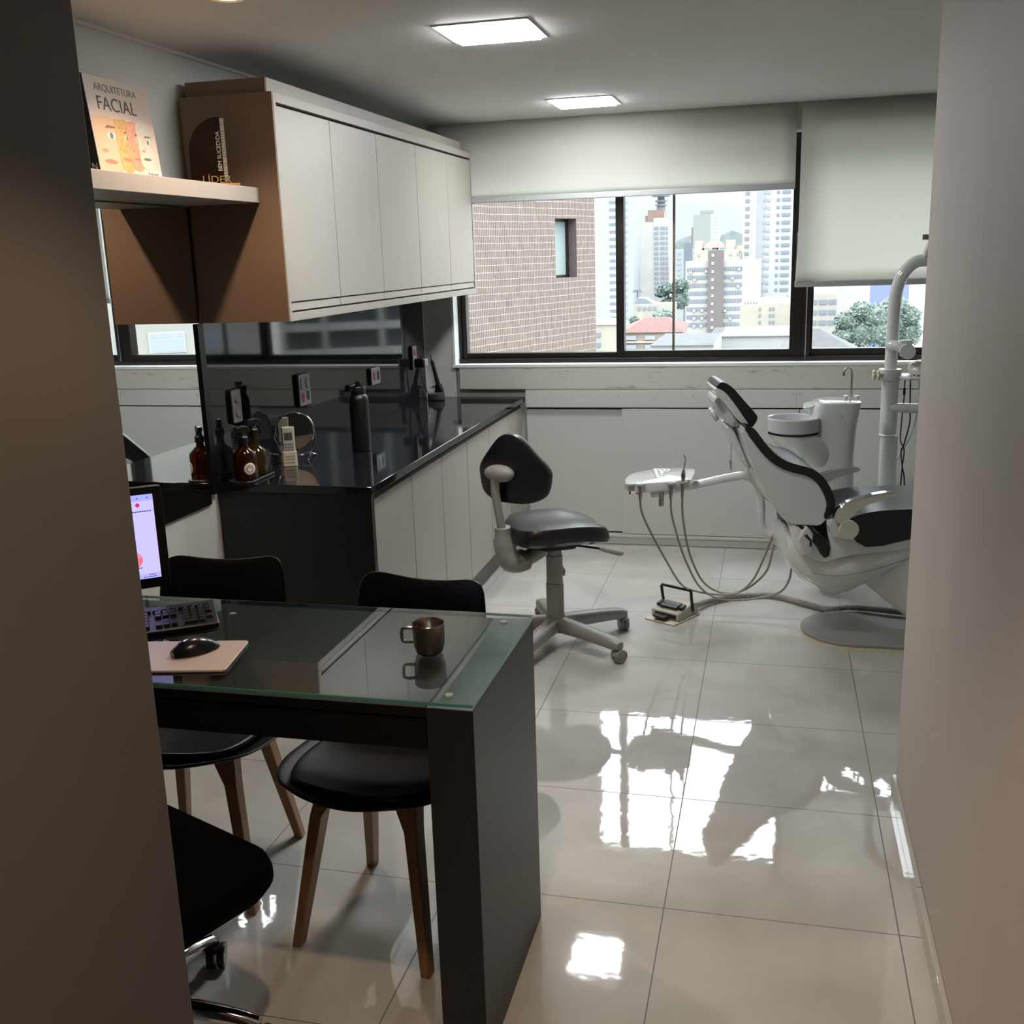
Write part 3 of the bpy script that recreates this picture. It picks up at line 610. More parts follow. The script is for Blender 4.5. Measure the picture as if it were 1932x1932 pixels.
for r in range(5):
    for c in range(14): key(ax-.012-(c+1)*p, ax-.012-c*p-.0016, rows[r], rows[r]+.018)
for c in range(20): key(nx+4*p-(c+1)*.0205, nx+4*p-c*.0205-.003, rows[4]+.0215, rows[4]+.0345)
build('keys', ky, mat('black_keys', '#141312', .3), kb, world=False)
# mouse pad + mouse
mp = tag(build('mouse_pad', MB().merge(MB().prism(rpoly(.27, .185, .012), 'z', 0, .006), Matrix.Translation((-1.055, -.505, GZ+.0002)) @ Matrix.Rotation(math.radians(11), 4, 'Z')), mat('pale_pink_pad', '#b9aaa2', .4, var=.02), bev=.0015), 'pale pink slab-like mouse pad on the glass desk', 'mouse pad')
ms = thing('computer_mouse', 'black computer mouse resting on the pale mouse pad', 'mouse', (-1.03, -.478, GZ+.0065), math.radians(52))
rg = []
for i in range(13):
    t = i/12; x = -.055+.11*t; w_ = .031*math.sin(PI*min(.97, max(.06, t*.94+.03)))**.45; h_ = .034*math.sin(PI*(t*.86+.10))**.8
    rg.append([(x, w_*math.cos(PI*k/10), .002+h_*math.sin(PI*k/10)) for k in range(11)])
build('body', MB().loft(rg), mat('satin_black', '#100f10', .25), ms, world=False)
build('scroll_wheel', MB().lathe([(.0001,-.003),(.009,-.003),(.009,.003),(.0001,.003)], (-.030, 0, .0235), 16, Matrix.Rotation(PI/2, 3, 'X')), M['black_pl'], ms, world=False)
# monitor
MA = math.radians(39)
mo = thing('monitor', 'black computer monitor with a lilac page on screen at the far left of the desk', 'monitor', (-1.508, -.262, GZ), MA)
MWd, MH, z0 = .50, .276, .037
build('housing', MB().prism(rpoly(MWd, MH, .008, 4, 0, z0+MH/2), 'y', 0, .022), M['black_pl'], mo, world=False, bev=.002)
scr = build('screen', MB().box(-MWd/2+.02, MWd/2-.024, -.0012, 0, z0+.028, z0+MH-.020), emit('lilac_screen', '#b5aef0', .72), mo, world=False, sm=0)
sx1 = MWd/2-.024; zt = z0+MH-.020; zb_ = z0+.028
build('title_bar', MB().box(-sx1, sx1, -.0016, -.0012, zt-.016, zt), emit('tab_blue', '#9a9cf0', .7), mo, world=False)
build('task_bar', MB().box(-sx1, sx1, -.0016, -.0012, zb_, zb_+.014), emit('taskbar_blue', '#a3a0ee', .7), mo, world=False)
Mm = RM[mo.name]
def ui(nm, x, z, r, m, a0=0, a1=2*PI, y=-.0016):
    pts = [(x+r*math.cos(a0+(a1-a0)*k/20), z+r*math.sin(a0+(a1-a0)*k/20)) for k in range(21)]
    if a1-a0 < 6: pts.append((x, z))
    build(nm, MB().prism(pts, 'y', y-.0002, y+.0003), m, mo, world=False)
e1, e2, e3 = emit('chart_red', '#d8584a', .7), emit('chart_pink', '#d878a0', .7), emit('chart_rose', '#d06a78', .7)
cx_ = sx1-.064
ui('pie_slice', cx_, z0+.082, .022, e1, 1.35, PI*1.6); ui('pie_slice', cx_, z0+.082, .022, e2, .25, 1.35); ui('pie_slice', cx_, z0+.082, .022, e3, -PI*.4, .25)
eb = emit('ui_dark', '#4a3a78', .5); er = emit('ui_red', '#c03a58', .6)
ui('toolbar_icon', sx1-.040, zt-.027, .0055, er); ui('toolbar_icon', sx1-.098, zt-.027, .0045, er); ui('toolbar_icon', sx1-.074, zt-.027, .0045, eb); ui('toolbar_icon', sx1-.098, zt-.027, .0022, emit('ui_white', '#d8d4f4', .7), y=-.0019); ui('toolbar_icon', sx1-.074, zt-.027, .003, emit('ui_lilac', '#b5aef0', .72), y=-.0019)
ub = MB()
for x, z, w_ in ((.018,.008,.004), (.040,.008,.005), (.055,.045,.040), (.09,.045,.008), (.03,.236,.05)):
    pass
for k in range(9): ub.box(sx1-.062+k*.0062, sx1-.057+k*.0062, -.0017, -.0012, zt-.046, zt-.043)
for k in range(11): ub.box(sx1-.115+k*.0065, sx1-.110+k*.0065, -.0017, -.0012, zb_+.030, zb_+.0325)
for k in range(6): ub.box(sx1-.045+k*.006, sx1-.0405+k*.006, -.0019, -.0014, zb_+.0035, zb_+.0055)
for k in range(3): ub.box(sx1-.03+k*.006, sx1-.0255+k*.006, -.0019, -.0014, zb_+.009, zb_+.011)
for x in (.014, .040, .066): ub.box(sx1-x-.002, sx1-x+.002, -.0019, -.0014, zt-.010, zt-.007)
build('screen_marks', ub, eb, mo, world=False)
build('stand_neck', MB().box(-.03, .03, .022, .04, .01, z0+.10), M['black_pl'], mo, world=False, bev=.002)
build('stand_foot', MB().prism(rpoly(.20, .15, .03, 5, 0, .03), 'z', 0, .010), M['white'], mo, world=False, bev=.002)

# ------------------------------------------------------------------ visitor chairs (shell on four splayed wooden legs)
def shell_mesh(sc=1.0, lift=0, puff=0, s0=0, s1=1):
    prof = smooth([(-.262,.458),(-.250,.456),(-.20,.447),(-.10,.436),(.02,.430),(.12,.434),(.175,.452),(.205,.500),(.222,.57),(.238,.66),(.254,.76),(.270,.845),(.283,.888)], 5)
    wid = smooth([(.05,0),(.125,0),(.212,0),(.254,0),(.262,0),(.252,0),(.235,0),(.218,0),(.208,0),(.203,0),(.199,0),(.190,0),(.172,0)], 5)
    N = len(prof); R = []
    for i in range(N):
        y, z = prof[i][0], prof[i][1]; w_ = wid[i][0]*sc; a = prof[max(0, i-1)]; b = prof[min(N-1, i+1)]
        ty, tz = b[0]-a[0], b[1]-a[1]; q = math.hypot(ty, tz); ny, nz = -tz/q, ty/q; f = i/(N-1)
        row = []
        for j in range(17):
            t = -1+2*j/16; edge = abs(t)**2.6
            k = (.004+.030*min(1, f/.25))*edge
            dip = 0
            if f > .9: dip -= .026*(f-.9)*10*(1-t*t)+.024*(f-.9)*10*abs(t)**9
            p_ = puff*(1-t**4) if puff else 0
            row.append((w_*t, y+ny*(k+lift+p_), z+nz*(k+lift+p_)+dip))
        R.append(row)
    i0, i1 = int(s0*(N-1)), int(s1*(N-1))
    return MB().loft(R[i0:i1+1], cap=False, closed=False)
def make_chair(label, loc, rz):
    t = thing('visitor_chair', label, 'chair', loc, rz, 'black shell chairs on wooden legs at the desk')
    build('shell', shell_mesh(), M['shell'], t, world=False, solid=.009, sub=1)
    build('seat_pad', shell_mesh(.80, .010, .012, .12, .50), M['pad'], t, world=False, solid=.016, sub=1)
    for sx_ in (-1, 1):
        for sy_ in (-1, 1):
            tx, ty = .125*sx_, .115*sy_+.0; bx, by = .186*sx_, .196*sy_
            def ring(x, y, z, a, b, c=0):
                return [(x-a, y-b, z), (x+a, y-b, z), (x+a, y+b, z), (x-a, y+b, z)]
            r_ = [ring(bx, by, 0, .0125, .016), ring(bx+(tx-bx)*.84, by+(ty-by)*.84, .352, .017, .024), ring(tx-.012*sx_, ty-.010*sy_, .405, .030, .024), ring(tx-.012*sx_, ty-.010*sy_, .420, .030, .024)]
            build('leg', MB().loft(r_), M['wood'], t, world=False, bev=.003)
    build('cross_frame', MB().box(-.11, .11, -.022, .022, .385, .418).box(-.022, .022, -.11, .11, .385, .4178), M['wood'], t, world=False, bev=.003)
    return t
c0 = make_chair('black shell chair at the right end of the desk, next to its side panel', (-.700, -.165, 0), math.radians(-8))
c1 = dup(c0, (-1.300, -.055, 0), math.radians(6), 'black shell chair in front of the monitor, at the middle of the desk')

# ------------------------------------------------------------------ office chair
def castor_parts(t, x, y, m_, mw, ang, rad=.026):
    Rm_ = Matrix.Translation((x, y, 0)) @ Matrix.Rotation(ang, 4, 'Z')
    c = MB()
    c.merge(MB().prism([(-.006+.031*math.cos(a), rad+.031*math.sin(a)) for a in [PI*.02+PI*.75*k/8 for k in range(9)]]+[(-.006, rad)], 'y', -.024, .024), Rm_)
    c.merge(MB().lathe([(.0001,rad+.018),(.009,rad+.018),(.009,rad+.042),(.0001,rad+.042)], (.0, 0, 0), 12), Rm_)
    o = build('caster', c, m_, t, world=False, bev=.003)
    for s_ in (-1, 1):
        build('wheel', MB().merge(MB().lathe([(.0001,-.009),(rad-.003,-.009),(rad,-.006),(rad,.006),(rad-.003,.009),(.0001,.009)], (-.006, s_*.013, rad), 22, Matrix.Rotation(PI/2, 3, 'X')), Rm_), mw, o, world=False)
oc = thing('office_chair', 'black fabric swivel chair with a chrome star base, half hidden by the partition', 'chair', (-1.124, -.767, 0), math.radians(-23))
cu = rpoly(.56, .42, .10, 7, .032, .040)
sr_ = lambda k, z: [(.032+(x-.032)*k, .04+(y-.04)*k, z) for x, y in cu]
build('seat', MB().loft([sr_(.10,.385), sr_(.80,.388), sr_(.94,.400), sr_(1.0,.425), sr_(1.0,.445), sr_(.97,.466), sr_(.90,.478), sr_(.5,.482), sr_(.1,.480)]), M['fab'], oc, world=False)
build('under_plate', MB().box(-.12, .12, -.12, .12, .350, .388), M['black_pl'], oc, world=False, bev=.01)
build('gas_lift', MB().lathe([(.0001,.12),(.028,.12),(.028,.24),(.018,.24),(.018,.352),(.0001,.352)]), M['black_pl'], oc, world=False)
build('hub', MB().lathe([(.0001,.085),(.045,.085),(.045,.135),(.035,.142),(.0001,.142)]), M['chrome'], oc, world=False)
for k in range(5):
    a = math.radians(82+23+72*k); d_ = Vector((math.cos(a), math.sin(a), 0)); s_ = Vector((-d_.y, d_.x, 0)); R_ = []
    for q in range(9):
        f = q/8; rr_ = .03+.275*f; zc = .120-.040*f**2.6; wd = .030-.012*f; hh = .026-.010*f
        R_.append([d_*rr_+s_*(wd*math.cos(2*PI*j/12))+Vector((0, 0, zc+hh*math.sin(2*PI*j/12))) for j in range(12)])
    leg = build('leg', MB().loft(R_), M['chrome'], oc, world=False)
    castor_parts(oc, d_.x*.318, d_.y*.318, M['black_pl'], M['black_pl'], a+.9*k+.5, .031)
bk_ = [(x, z) for x, z in rpoly(.44, .48, .12, 7, 0, .80)]
build('backrest', MB().loft([[(x*k, -.285+y_-.05*((z-.8)/.3)**2*0, (z-.8)*k+.8) for x, z in bk_] for k, y_ in ((.2,.0),(.96,0),(1,.012),(1,.03),(.95,.042),(.2,.045))]), M['fab'], oc, world=False)
build('back_bar', MB().tube(smooth([(0,-.10,.365),(0,-.25,.37),(0,-.30,.45),(0,-.30,.62)], 5), .016, 10), M['black_pl'], oc, world=False)
# ------------------------------------------------------------------ dental stool
SA = math.radians(-60)      # local -Y is the back; sitter faces local +Y
st = thing('dental_stool', 'grey wheeled dental stool with a black saddle seat and backrest', 'stool', (-.680, 1.910, 0), SA)
# seat: saddle outline lofted with raised rear
so = smooth([(-.19,-.13,0),(-.205,.0,0),(-.195,.10,0),(-.14,.185,0),(-.06,.205,0),(0,.19,0),(.06,.205,0),(.14,.185,0),(.195,.10,0),(.205,.0,0),(.19,-.13,0),(.12,-.185,0),(0,-.195,0),(-.12,-.185,0)], 4, True)
def srow(k, z, wave=1):
    return [(x*k, y*k*1.06+(.012 if y > 0 else 0), z+wave*(.020*(abs(x*k)/.2)**2-.028*max(0, y*k/.2)**2-.012*max(0, -y*k/.2)*0)) for x, y, _ in so]
build('seat', MB().loft([srow(.1,.418), srow(.86,.418), srow(.97,.432), srow(1.0,.452), srow(.985,.478), srow(.93,.497), srow(.75,.508), srow(.45,.512), srow(.08,.513)]), M['black_vinyl'], st, world=False)
build('seat_plate', MB().prism(rpoly(.20, .16, .03), 'z', .392, .417), M['black_pl'], st, world=False, bev=.004)
# rear housing and back bar
hb2 = MB().tube(smooth([(0,-.05,.385),(0,-.12,.350),(0,-.19,.335),(0,-.225,.39),(0,-.236,.50)], 5), [.034]*6+[.048]*5+[.052]*4+[.046]*3+[.036]*3, 16)
build('back_housing', MB().add([(x*1.3, y, z) for x, y, z in hb2.v], hb2.f), M['stoolgrey'], st, world=False)
build('back_bar', MB().tube(smooth([(0,-.236,.48),(0,-.250,.56),(0,-.258,.66),(0,-.252,.75)], 5), .0, 4) if False else MB().loft([[(.020*a, y+.006*b, z) for a, b in ((-1,-2.6),(1,-2.6),(1,2.6),(-1,2.6))] for y, z in ((-.236,.48),(-.250,.56),(-.262,.66),(-.262,.74))]), M['stoolgrey'], st, world=False, bev=.003)
bo = smooth([(-.160,.645,0),(-.182,.72,0),(-.175,.765,0),(-.12,.83,0),(-.055,.895,0),(0,.912,0),(.055,.895,0),(.12,.83,0),(.175,.765,0),(.182,.72,0),(.160,.645,0),(.09,.612,0),(0,.606,0),(-.09,.612,0)], 4, True)
BR = Matrix.Translation((0,-.243,0)) @ Matrix.Rotation(math.radians(40), 4, 'Z') @ Matrix.Translation((.045,.012,0))
def brow(k, dy): return [BR @ Vector((x*k, dy+.9*(x*k)**2, .735+(z-.735)*k)) for x, z, _ in bo]
build('backrest', MB().loft([brow(.1,0), brow(.9,0), brow(.985,.006), brow(1.0,.018), brow(.99,.034), brow(.93,.046), brow(.6,.054), brow(.1,.055)]), M['black_vinyl'], st, world=False)
build('back_knob', MB().merge(MB().ell((-.035, -.022, .742), (.076, .036, .038)), BR), M['stoolgrey'], st, world=False)
build('column', MB().lathe([(.0001,.14),(.040,.14),(.040,.285),(.0405,.290),(.037,.292),(.037,.420),(.034,.422),(.034,.465),(.0001,.465)], seg=28), M['stoolgrey'], st, world=False)
build('lever_tab', MB().prism([(-.016,.37),(.016,.37),(.020,.33),(.050,.27),(.046,.245),(.020,.252),(-.012,.32)], 'x', -.010, .010).merge(MB()) , M['stoolgrey'], st, world=False, bev=.004)
build('lever', MB().tube(smooth([(.08,.05,.408),(.15,.13,.405),(.20,.185,.400)], 4), [.005]*6+[.004]*3, 8), M['black_pl'], st, world=False)
build('lever_grip', MB().tube(smooth([(.17,.155,.403),(.22,.205,.397),(.245,.23,.392)], 4), [.008,.010,.012,.013,.014,.014,.013,.011,.008], 10), M['stoolgrey'], st, world=False)
for ch_ in st.children:
    if ch_.name.split('.')[0] != 'column': ch_.data.transform(Matrix.Translation((0, 0, .073)))
build('hub', MB().lathe([(.0001,.062),(.040,.062),(.046,.075),(.046,.125),(.041,.142),(.0001,.142)], seg=28), M['stoolgrey'], st, world=False)
for k in range(5):
    a = math.radians(41+72*k)-SA; d_ = Vector((math.cos(a), math.sin(a), 0)); s_ = Vector((-d_.y, d_.x, 0)); R_ = []
    for q in range(11):
        f = q/10; rr_ = .03+.345*f; zc = .098-.020*f**2; wd = .033-.004*f; hh = .036-.012*f
        if q == 10: wd *= .7; hh *= .7
        R_.append([d_*rr_+s_*(wd*math.copysign(abs(math.cos(2*PI*j/16))**.6, math.cos(2*PI*j/16)))+Vector((0, 0, zc+hh*math.copysign(abs(math.sin(2*PI*j/16))**.6, math.sin(2*PI*j/16)))) for j in range(16)])
    build('base_leg', MB().loft(R_), M['stoolgrey'], st, world=False)
    castor_parts(st, d_.x*.362, d_.y*.362, M['stoolgrey'], mat('castor_grey', '#7f7d79', .4), a+1.3+.8*k, .031)

# ------------------------------------------------------------------ dental chair
dc = thing('dental_chair', 'reclined dental chair with white shells and black upholstery', 'dental chair', (.75, 2.25, 0))
Y0, Y1 = 2.05, 2.50
# base plate
bp_ = [(.625+.225*math.cos(a)*1.0, 2.245+.225*math.sin(a)) for a in [PI/2+PI*k/24 for k in range(25)]]+[(1.75, 2.02), (1.75, 2.47)]
build('base_plate', MB().prism(bp_, 'z', .0155, .030), M['concrete'], dc, bev=.003)
build('base_trim', MB().prism([(x*1.0 if x > 1.7 else .625+(x-.625)*1.015, 2.245+(y-2.245)*1.015) for x, y in bp_], 'z', 0, .0155), M['cream'], dc)
# lift arm
build('lift_arm', MB().prism([(.95,.03),(1.55,.03),(1.50,.16),(1.05,.40),(.70,.40),(.62,.30)], 'y', 2.16, 2.34), M['gloss'], dc, bev=.02)
# lower hull: cross-sections along X
def hull(secs, m, nm, n=20, pw=.62, **k):
    R_ = []
    for x, zb, zt, hw in secs:
        zc, hz = (zb+zt)/2, (zt-zb)/2
        R_.append([(x, 2.275+hw*math.copysign(abs(math.cos(2*PI*j/n))**pw, math.cos(2*PI*j/n)), zc+hz*math.copysign(abs(math.sin(2*PI*j/n))**pw, math.sin(2*PI*j/n))) for j in range(n)])
    return build(nm, MB().loft(R_), m, dc, **k)
hull([(.330,.40,.45,.10),(.340,.375,.49,.17),(.365,.335,.50,.20),(.41,.275,.47,.215),(.50,.212,.45,.222),(.547,.200,.445,.224),(.613,.212,.45,.224),(.76,.292,.47,.224),(.86,.365,.48,.22),(1.1,.42,.48,.20),(1.5,.44,.48,.16)], M['gloss'], 'lower_hull')
build('hull_seam', MB().tube(smooth([(.44,2.0495,.335),(.55,2.047,.322),(.70,2.048,.345),(.86,2.052,.395)], 5), .0016, 6), M['grey'], dc)
# seat shell with cut-out around the boot
ss = smooth([(.365,.545,0),(.375,.470,0),(.43,.405,0),(.495,.385,0),(.515,.392,0),(.60,.412,0),(.73,.425,0),(.853,.440,0)], 5)
sp2 = [(p_[0], p_[1]) for p_ in ss]+[(1.75,.45),(1.75,.50),(.86,.49),(.735,.455),(.66,.455),(.615,.485),(.592,.525),(.585,.565),(.53,.585),(.49,.575),(.50,.51),(.515,.46),(.505,.415),(.48,.42),(.42,.50),(.40,.55)]
build('seat_shell', MB().prism(sp2, 'y', Y0-.004, Y0+.030), M['gloss'], dc, bev=.004)
build('seat_shell', MB().prism(sp2, 'y', Y1-.030, Y1+.004), M['gloss'], dc, bev=.004)
build('boot', MB().prism([(.36,.556),(.43,.538),(.484,.498),(.512,.452),(.508,.412),(.486,.400),(.465,.425),(.44,.48)], 'y', Y0-.012, Y1+.012), M['black_vinyl'], dc, bev=.018, seg=4)
# hinge bracket
hb_ = build('hinge_bracket', MB().prism([(.385,.535),(.405,.552),(.43,.52),(.43,.44),(.41,.425),(.385,.46),(.365,.49)], 'y', Y0-.024, Y0+.02), M['white'], dc, bev=.006)
build('hinge_slot', MB().prism([(.392,.512),(.402,.520),(.424,.492),(.424,.462),(.415,.465),(.415,.488)], 'y', Y0-.026, Y0-.0235), M['dark'], hb_)
# seat cushion (big): side profile extruded, rounded
sc_ = smooth([(.53,.555,0),(.585,.580,0),(.63,.598,0),(.72,.612,0),(.86,.616,0)], 5)
scp = [(p_[0], p_[1]) for p_ in sc_]+[(1.2,.612),(1.8,.58),(1.8,.49),(1.2,.49),(.854,.483),(.73,.455),(.66,.452),(.62,.475),(.598,.515),(.59,.545)]
build('seat_cushion', MB().prism(scp, 'y', Y0-.012, Y1+.012), M['black_vinyl'], dc, bev=.045, seg=5)
# backrest: shell and cushion
fr_ = [(.131,.985),(.160,.975),(.185,.945),(.215,.905),(.255,.862),(.305,.828),(.36,.808),(.41,.793),(.455,.762),(.488,.715),(.508,.668),(.512,.630),(.500,.604),(.478,.592)]
frs = [tuple(q[:2]) for q in smooth([(*q, 0) for q in fr_], 4)]
re_ = [tuple(q[:2]) for q in smooth([(.488,.575,0),(.46,.551,0),(.40,.553,0),(.345,.560,0),(.300,.590,0),(.245,.667,0),(.178,.800,0),(.135,.910,0),(.120,.965,0)], 4)]
def off(P, d_):
    o = []
    for i in range(len(P)):
        a = P[max(0, i-1)]; b = P[min(len(P)-1, i+1)]; tx, tz = b[0]-a[0], b[1]-a[1]; q = math.hypot(tx, tz); o.append((P[i][0]-tz/q*d_, P[i][1]+tx/q*d_))
    return o
def taper(P, d_, k_=.09):
    n_ = len(P)-1; o = []
    for i, (p_, q_) in enumerate(zip(P, off(P, d_))):
        f_ = min(1, min(i, n_-i)/n_/k_)**.6; o.append((p_[0]+(q_[0]-p_[0])*f_, p_[1]+(q_[1]-p_[1])*f_))
    return o
inn = taper(frs, -.027)
build('back_shell', MB().prism(inn+re_, 'y', Y0, Y1), M['gloss'], dc, bev=.010, seg=3)
build('back_cushion', MB().prism(taper(frs, .012)+taper(frs, -.026)[::-1][1:-1], 'y', Y0-.008, Y1+.008), M['black_vinyl'], dc, bev=.009, seg=3)
rb = MB()
for i in (0,): rb.prism(taper(frs, -.0255)+taper(frs, -.0295)[::-1][1:-1], 'y', Y0-.004, Y1+.004)
build('piping', rb, M['white'], dc)
# back support strut
build('back_strut', MB().tube(smooth([(.345,2.10,.57),(.355,2.07,.54),(.375,2.05,.48),(.40,2.05,.43)], 5), .020, 12), M['gloss'], dc)
# headrest
H0, H1 = 2.15, 2.40
hp = [(-.005,1.150),(.010,1.166),(.030,1.166),(.066,1.142),(.120,1.080),(.168,1.024),(.172,1.005),(.163,.985),(.150,.968)]
hps = [tuple(q[:2]) for q in smooth([(*q, 0) for q in hp], 4)]
hin = [tuple(q[:2]) for q in smooth([(.146,.972,0),(.120,1.010,0),(.075,1.075,0),(.035,1.125,0),(.008,1.142,0),(-.004,1.146,0)], 4)]
build('headrest_cushion', MB().prism(hps+hin, 'y', H0, H1), M['black_vinyl'], dc, bev=.010, seg=3)
hs = build('headrest_shell', MB().prism([(p_[0]-.001, p_[1]-.002) for p_ in hin]+[(-.012,1.138),(-.004,1.115),(.03,1.075),(.085,1.005),(.115,.978),(.14,.966)], 'y', H0+.004, H1-.004), M['gloss'], dc, bev=.005)
build('headrest_bracket', MB().prism([(-.012,1.10),(.0,1.108),(.018,1.098),(.030,1.075),(.068,1.028),(.092,.99),(.075,.967),(.04,.99),(.008,1.045),(-.014,1.08)], 'y', 2.165, 2.36), M['white'], dc, bev=.012, seg=3)
kn = frame((.006, 2.205, 1.034), (.55, 0, -.83), (0, 1, 0)); 
build('headrest_knob', MB().merge(MB().lathe([(.0001,-.009),(.030,-.009),(.034,-.004),(.034,.006),(.028,.012),(.0001,.012)], seg=28), frame((-.004, 2.235, 1.018), (.50, 0, -.86), (0, 1, 0))), M['white'], dc)
for x, z, r_ in ((.000, 1.088, .0125), (.080, .986, .0125)):
    build('pivot_pin', MB().lathe([(.0001,-.008),(r_-.002,-.008),(r_,-.005),(r_,.008),(.0001,.008)], (x, 2.150, z), 18, Matrix.Rotation(PI/2, 3, 'X')), M['silver'], dc)
build('slide_bars', MB().tube([(.075,2.25,.985),(.125,2.25,.90)], .007, 10).tube([(.075,2.30,.985),(.125,2.30,.90)], .007, 10), M['chrome'], dc)
build('back_cap', MB().prism([(.075,.972),(.10,.975),(.135,.90),(.19,.77),(.175,.765),(.13,.85),(.085,.935)], 'y', 2.18, 2.36), M['gloss'], dc, bev=.01)
# armrests: near and far
def arm(y):
    top = smooth([(.505,y,.592),(.525,y,.638),(.565,y,.667),(.62,y,.684),(.69,y,.698),(.752,y,.704),(.768,y,.694)], 5)
    R_ = []; T_ = []
    low = smooth([(.560,y,.560),(.575,y,.595),(.605,y,.625),(.645,y,.650),(.70,y,.668),(.752,y,.682),(.766,y,.688)], 5)
    for a, b in zip(top, low):
        hw = .021; R_.append([(a[0], y-hw, a[2]-.006), (a[0], y+hw, a[2]-.006), (b[0], y+hw, b[2]), (b[0], y-hw, b[2])])
        T_.append([(a[0], y-hw-.001, a[2]-.006), (a[0], y-hw*.8, a[2]), (a[0], y+hw*.8, a[2]), (a[0], y+hw+.001, a[2]-.006)])
    r_ = build('armrest', MB().loft(R_), mat('ivory_plastic', '#c6c3b6', .3), dc, bev=.003)
    build('armrest_top', MB().loft(T_), M['chrome'], r_, bev=.001)
    s_ = -1 if y < 2.2 else 1
    build('pivot_disc', MB().lathe([(.0001,-.012),(.036,-.012),(.041,-.007),(.041,.012),(.0001,.012)], (.570, y-.018*1 if s_ < 0 else y+.018, .545), 30, Matrix.Rotation(PI/2, 3, 'X')), mat('ivory_plastic', '#c9c6b9', .25), r_)
    build('pivot_boss', MB().lathe([(.0001,-.03),(.042,-.03),(.046,-.024),(.046,.03),(.0001,.03)], (.540, y+.03 if s_ < 0 else y-.03, .548), 30, Matrix.Rotation(PI/2, 3, 'X')), M['gloss'], r_)
arm(2.012); arm(2.545)
# the upper chair is swivelled a little on its base
SW = Matrix.Translation((-.35,-.20,0)) @ Matrix.Rotation(math.radians(12), 4, 'Z') @ Matrix.Translation((.35,.20,0))
def swing(o):
    for c_ in o.children:
        if c_.name.split('.')[0] not in ('base_plate', 'base_trim', 'lift_arm'): c_.data.transform(SW); swing(c_)
for c_ in dc.children:
    if c_.name.split('.')[0] in ('headrest_cushion', 'headrest_shell', 'headrest_bracket', 'headrest_knob', 'pivot_pin', 'slide_bars'): c_.data.transform(Matrix.Translation((.032, 0, 0)))
swing(dc)
# bib clip chain on the headrest
bc = thing('bib_clip', 'small steel clip hanging by a cord below the headrest', 'clip', (.075, 2.16, .77))
build('cord', MB().tube([(.085,2.17,.945),(.078,2.165,.88),(.076,2.16,.812)], .0016, 6), M['steel'], bc)
build('clip', MB().tube([(.070,2.16,.812),(.078,2.16,.770)], .003, 8).tube([(.078,2.16,.812),(.079,2.16,.770)], .003, 8), M['steel'], bc)
build('upper_clip', MB().prism([(.082,.945),(.098,.935),(.105,.90),(.098,.90)], 'y', 2.165, 2.175), M['dsteel'], bc)

# ------------------------------------------------------------------ delivery unit
du = thing('delivery_unit', 'white dental delivery tray on a curved arm beside the chair', 'dental tray', (.1, 2.35, .45))
to = smooth([(-.405,2.30,0),(-.40,2.19,0),(-.35,2.135,0),(-.24,2.14,0),(-.112,2.175,0),(-.095,2.20,0),(-.095,2.39,0),(-.13,2.445,0),(-.25,2.455,0),(-.37,2.40,0)], 5, True)
tcx, tcy = -.25, 2.30
trr = lambda k, z: [(tcx+(x-tcx)*k, tcy+(y-tcy)*k, z+.055*(x+.24)) for x, y, _ in to]
build('tray_body', MB().loft([trr(.2,.664), trr(.93,.664), trr(.985,.672), trr(1,.690), trr(1,.704), trr(.985,.709), trr(.95,.711), trr(.2,.711)]), M['gloss'], du)
cp_ = build('control_panel', MB().prism([(-.300,2.44),(-.215,2.44),(-.205,2.30),(-.225,2.235),(-.262,2.235)], 'z', .700, .7135), M['white'], du, bev=.004)
cb = MB()
for i_, (x, y) in enumerate(((-.27,2.40),(-.25,2.40),(-.23,2.40),(-.262,2.36),(-.235,2.36),(-.255,2.32),(-.232,2.32),(-.248,2.28),(-.228,2.28))):
    cb.lathe([(.0001,.7135),(.0065,.7135),(.0065,.7155),(.0001,.716)], (x, y, 0), 14)
build('buttons', cb, mat('button_grey', '#6d7275', .35), cp_)
for x, y in ((-.367,2.150),(-.322,2.142),(-.185,2.150),(-.135,2.165)):
    build('holder', MB().lathe([(.010,.030),(.019,.034),(.022,.042),(.0195,.042),(.016,.036),(.008,.031)], (x, y-.012, .668+.055*(x+.24)), 20), M['white'], du)
build('red_button', MB().lathe([(.0001,.642),(.006,.642),(.006,.656),(.0001,.656)], (-.345,2.20,0), 12), M['red'], du)
build('toggle', MB().box(-.372,-.366,2.128,2.136,.655,.668), M['black_pl'], du)
build('handle_rod', MB().tube([(-.235,2.21,.662),(-.235,2.21,.585)], .0125, 14), M['steel'], du)
build('swing_arm', MB().tube(smooth([(-.30,2.36,.605),(-.10,2.37,.650),(.07,2.38,.688),(.14,2.38,.695),(.185,2.38,.665),(.205,2.38,.61)], 5), .021, 16), M['gloss'], du)
build('arm_post', MB().tube(smooth([(.205,2.38,.61),(.210,2.38,.54),(.213,2.38,.47),(.232,2.38,.432),(.275,2.37,.412),(.36,2.36,.408)], 5), .0195, 16), M['gloss'], du)
build('arm_ring', MB().lathe([(.0195,0),(.0208,.001),(.0208,.004),(.0195,.005)], (.2105,2.38,.525), 20), M['white'], du)
HG = 'instruments hanging in the delivery tray'
def handpiece(label, tip, hose, m_):
    t = thing('dental_handpiece', label, 'dental instrument', hose[0], 0, HG)
    build('handle', m_(tip), M['steel'], t)
    build('hose', MB().tube(smooth(hose, 5), .0052, 10), M['hose'], t)
    return t
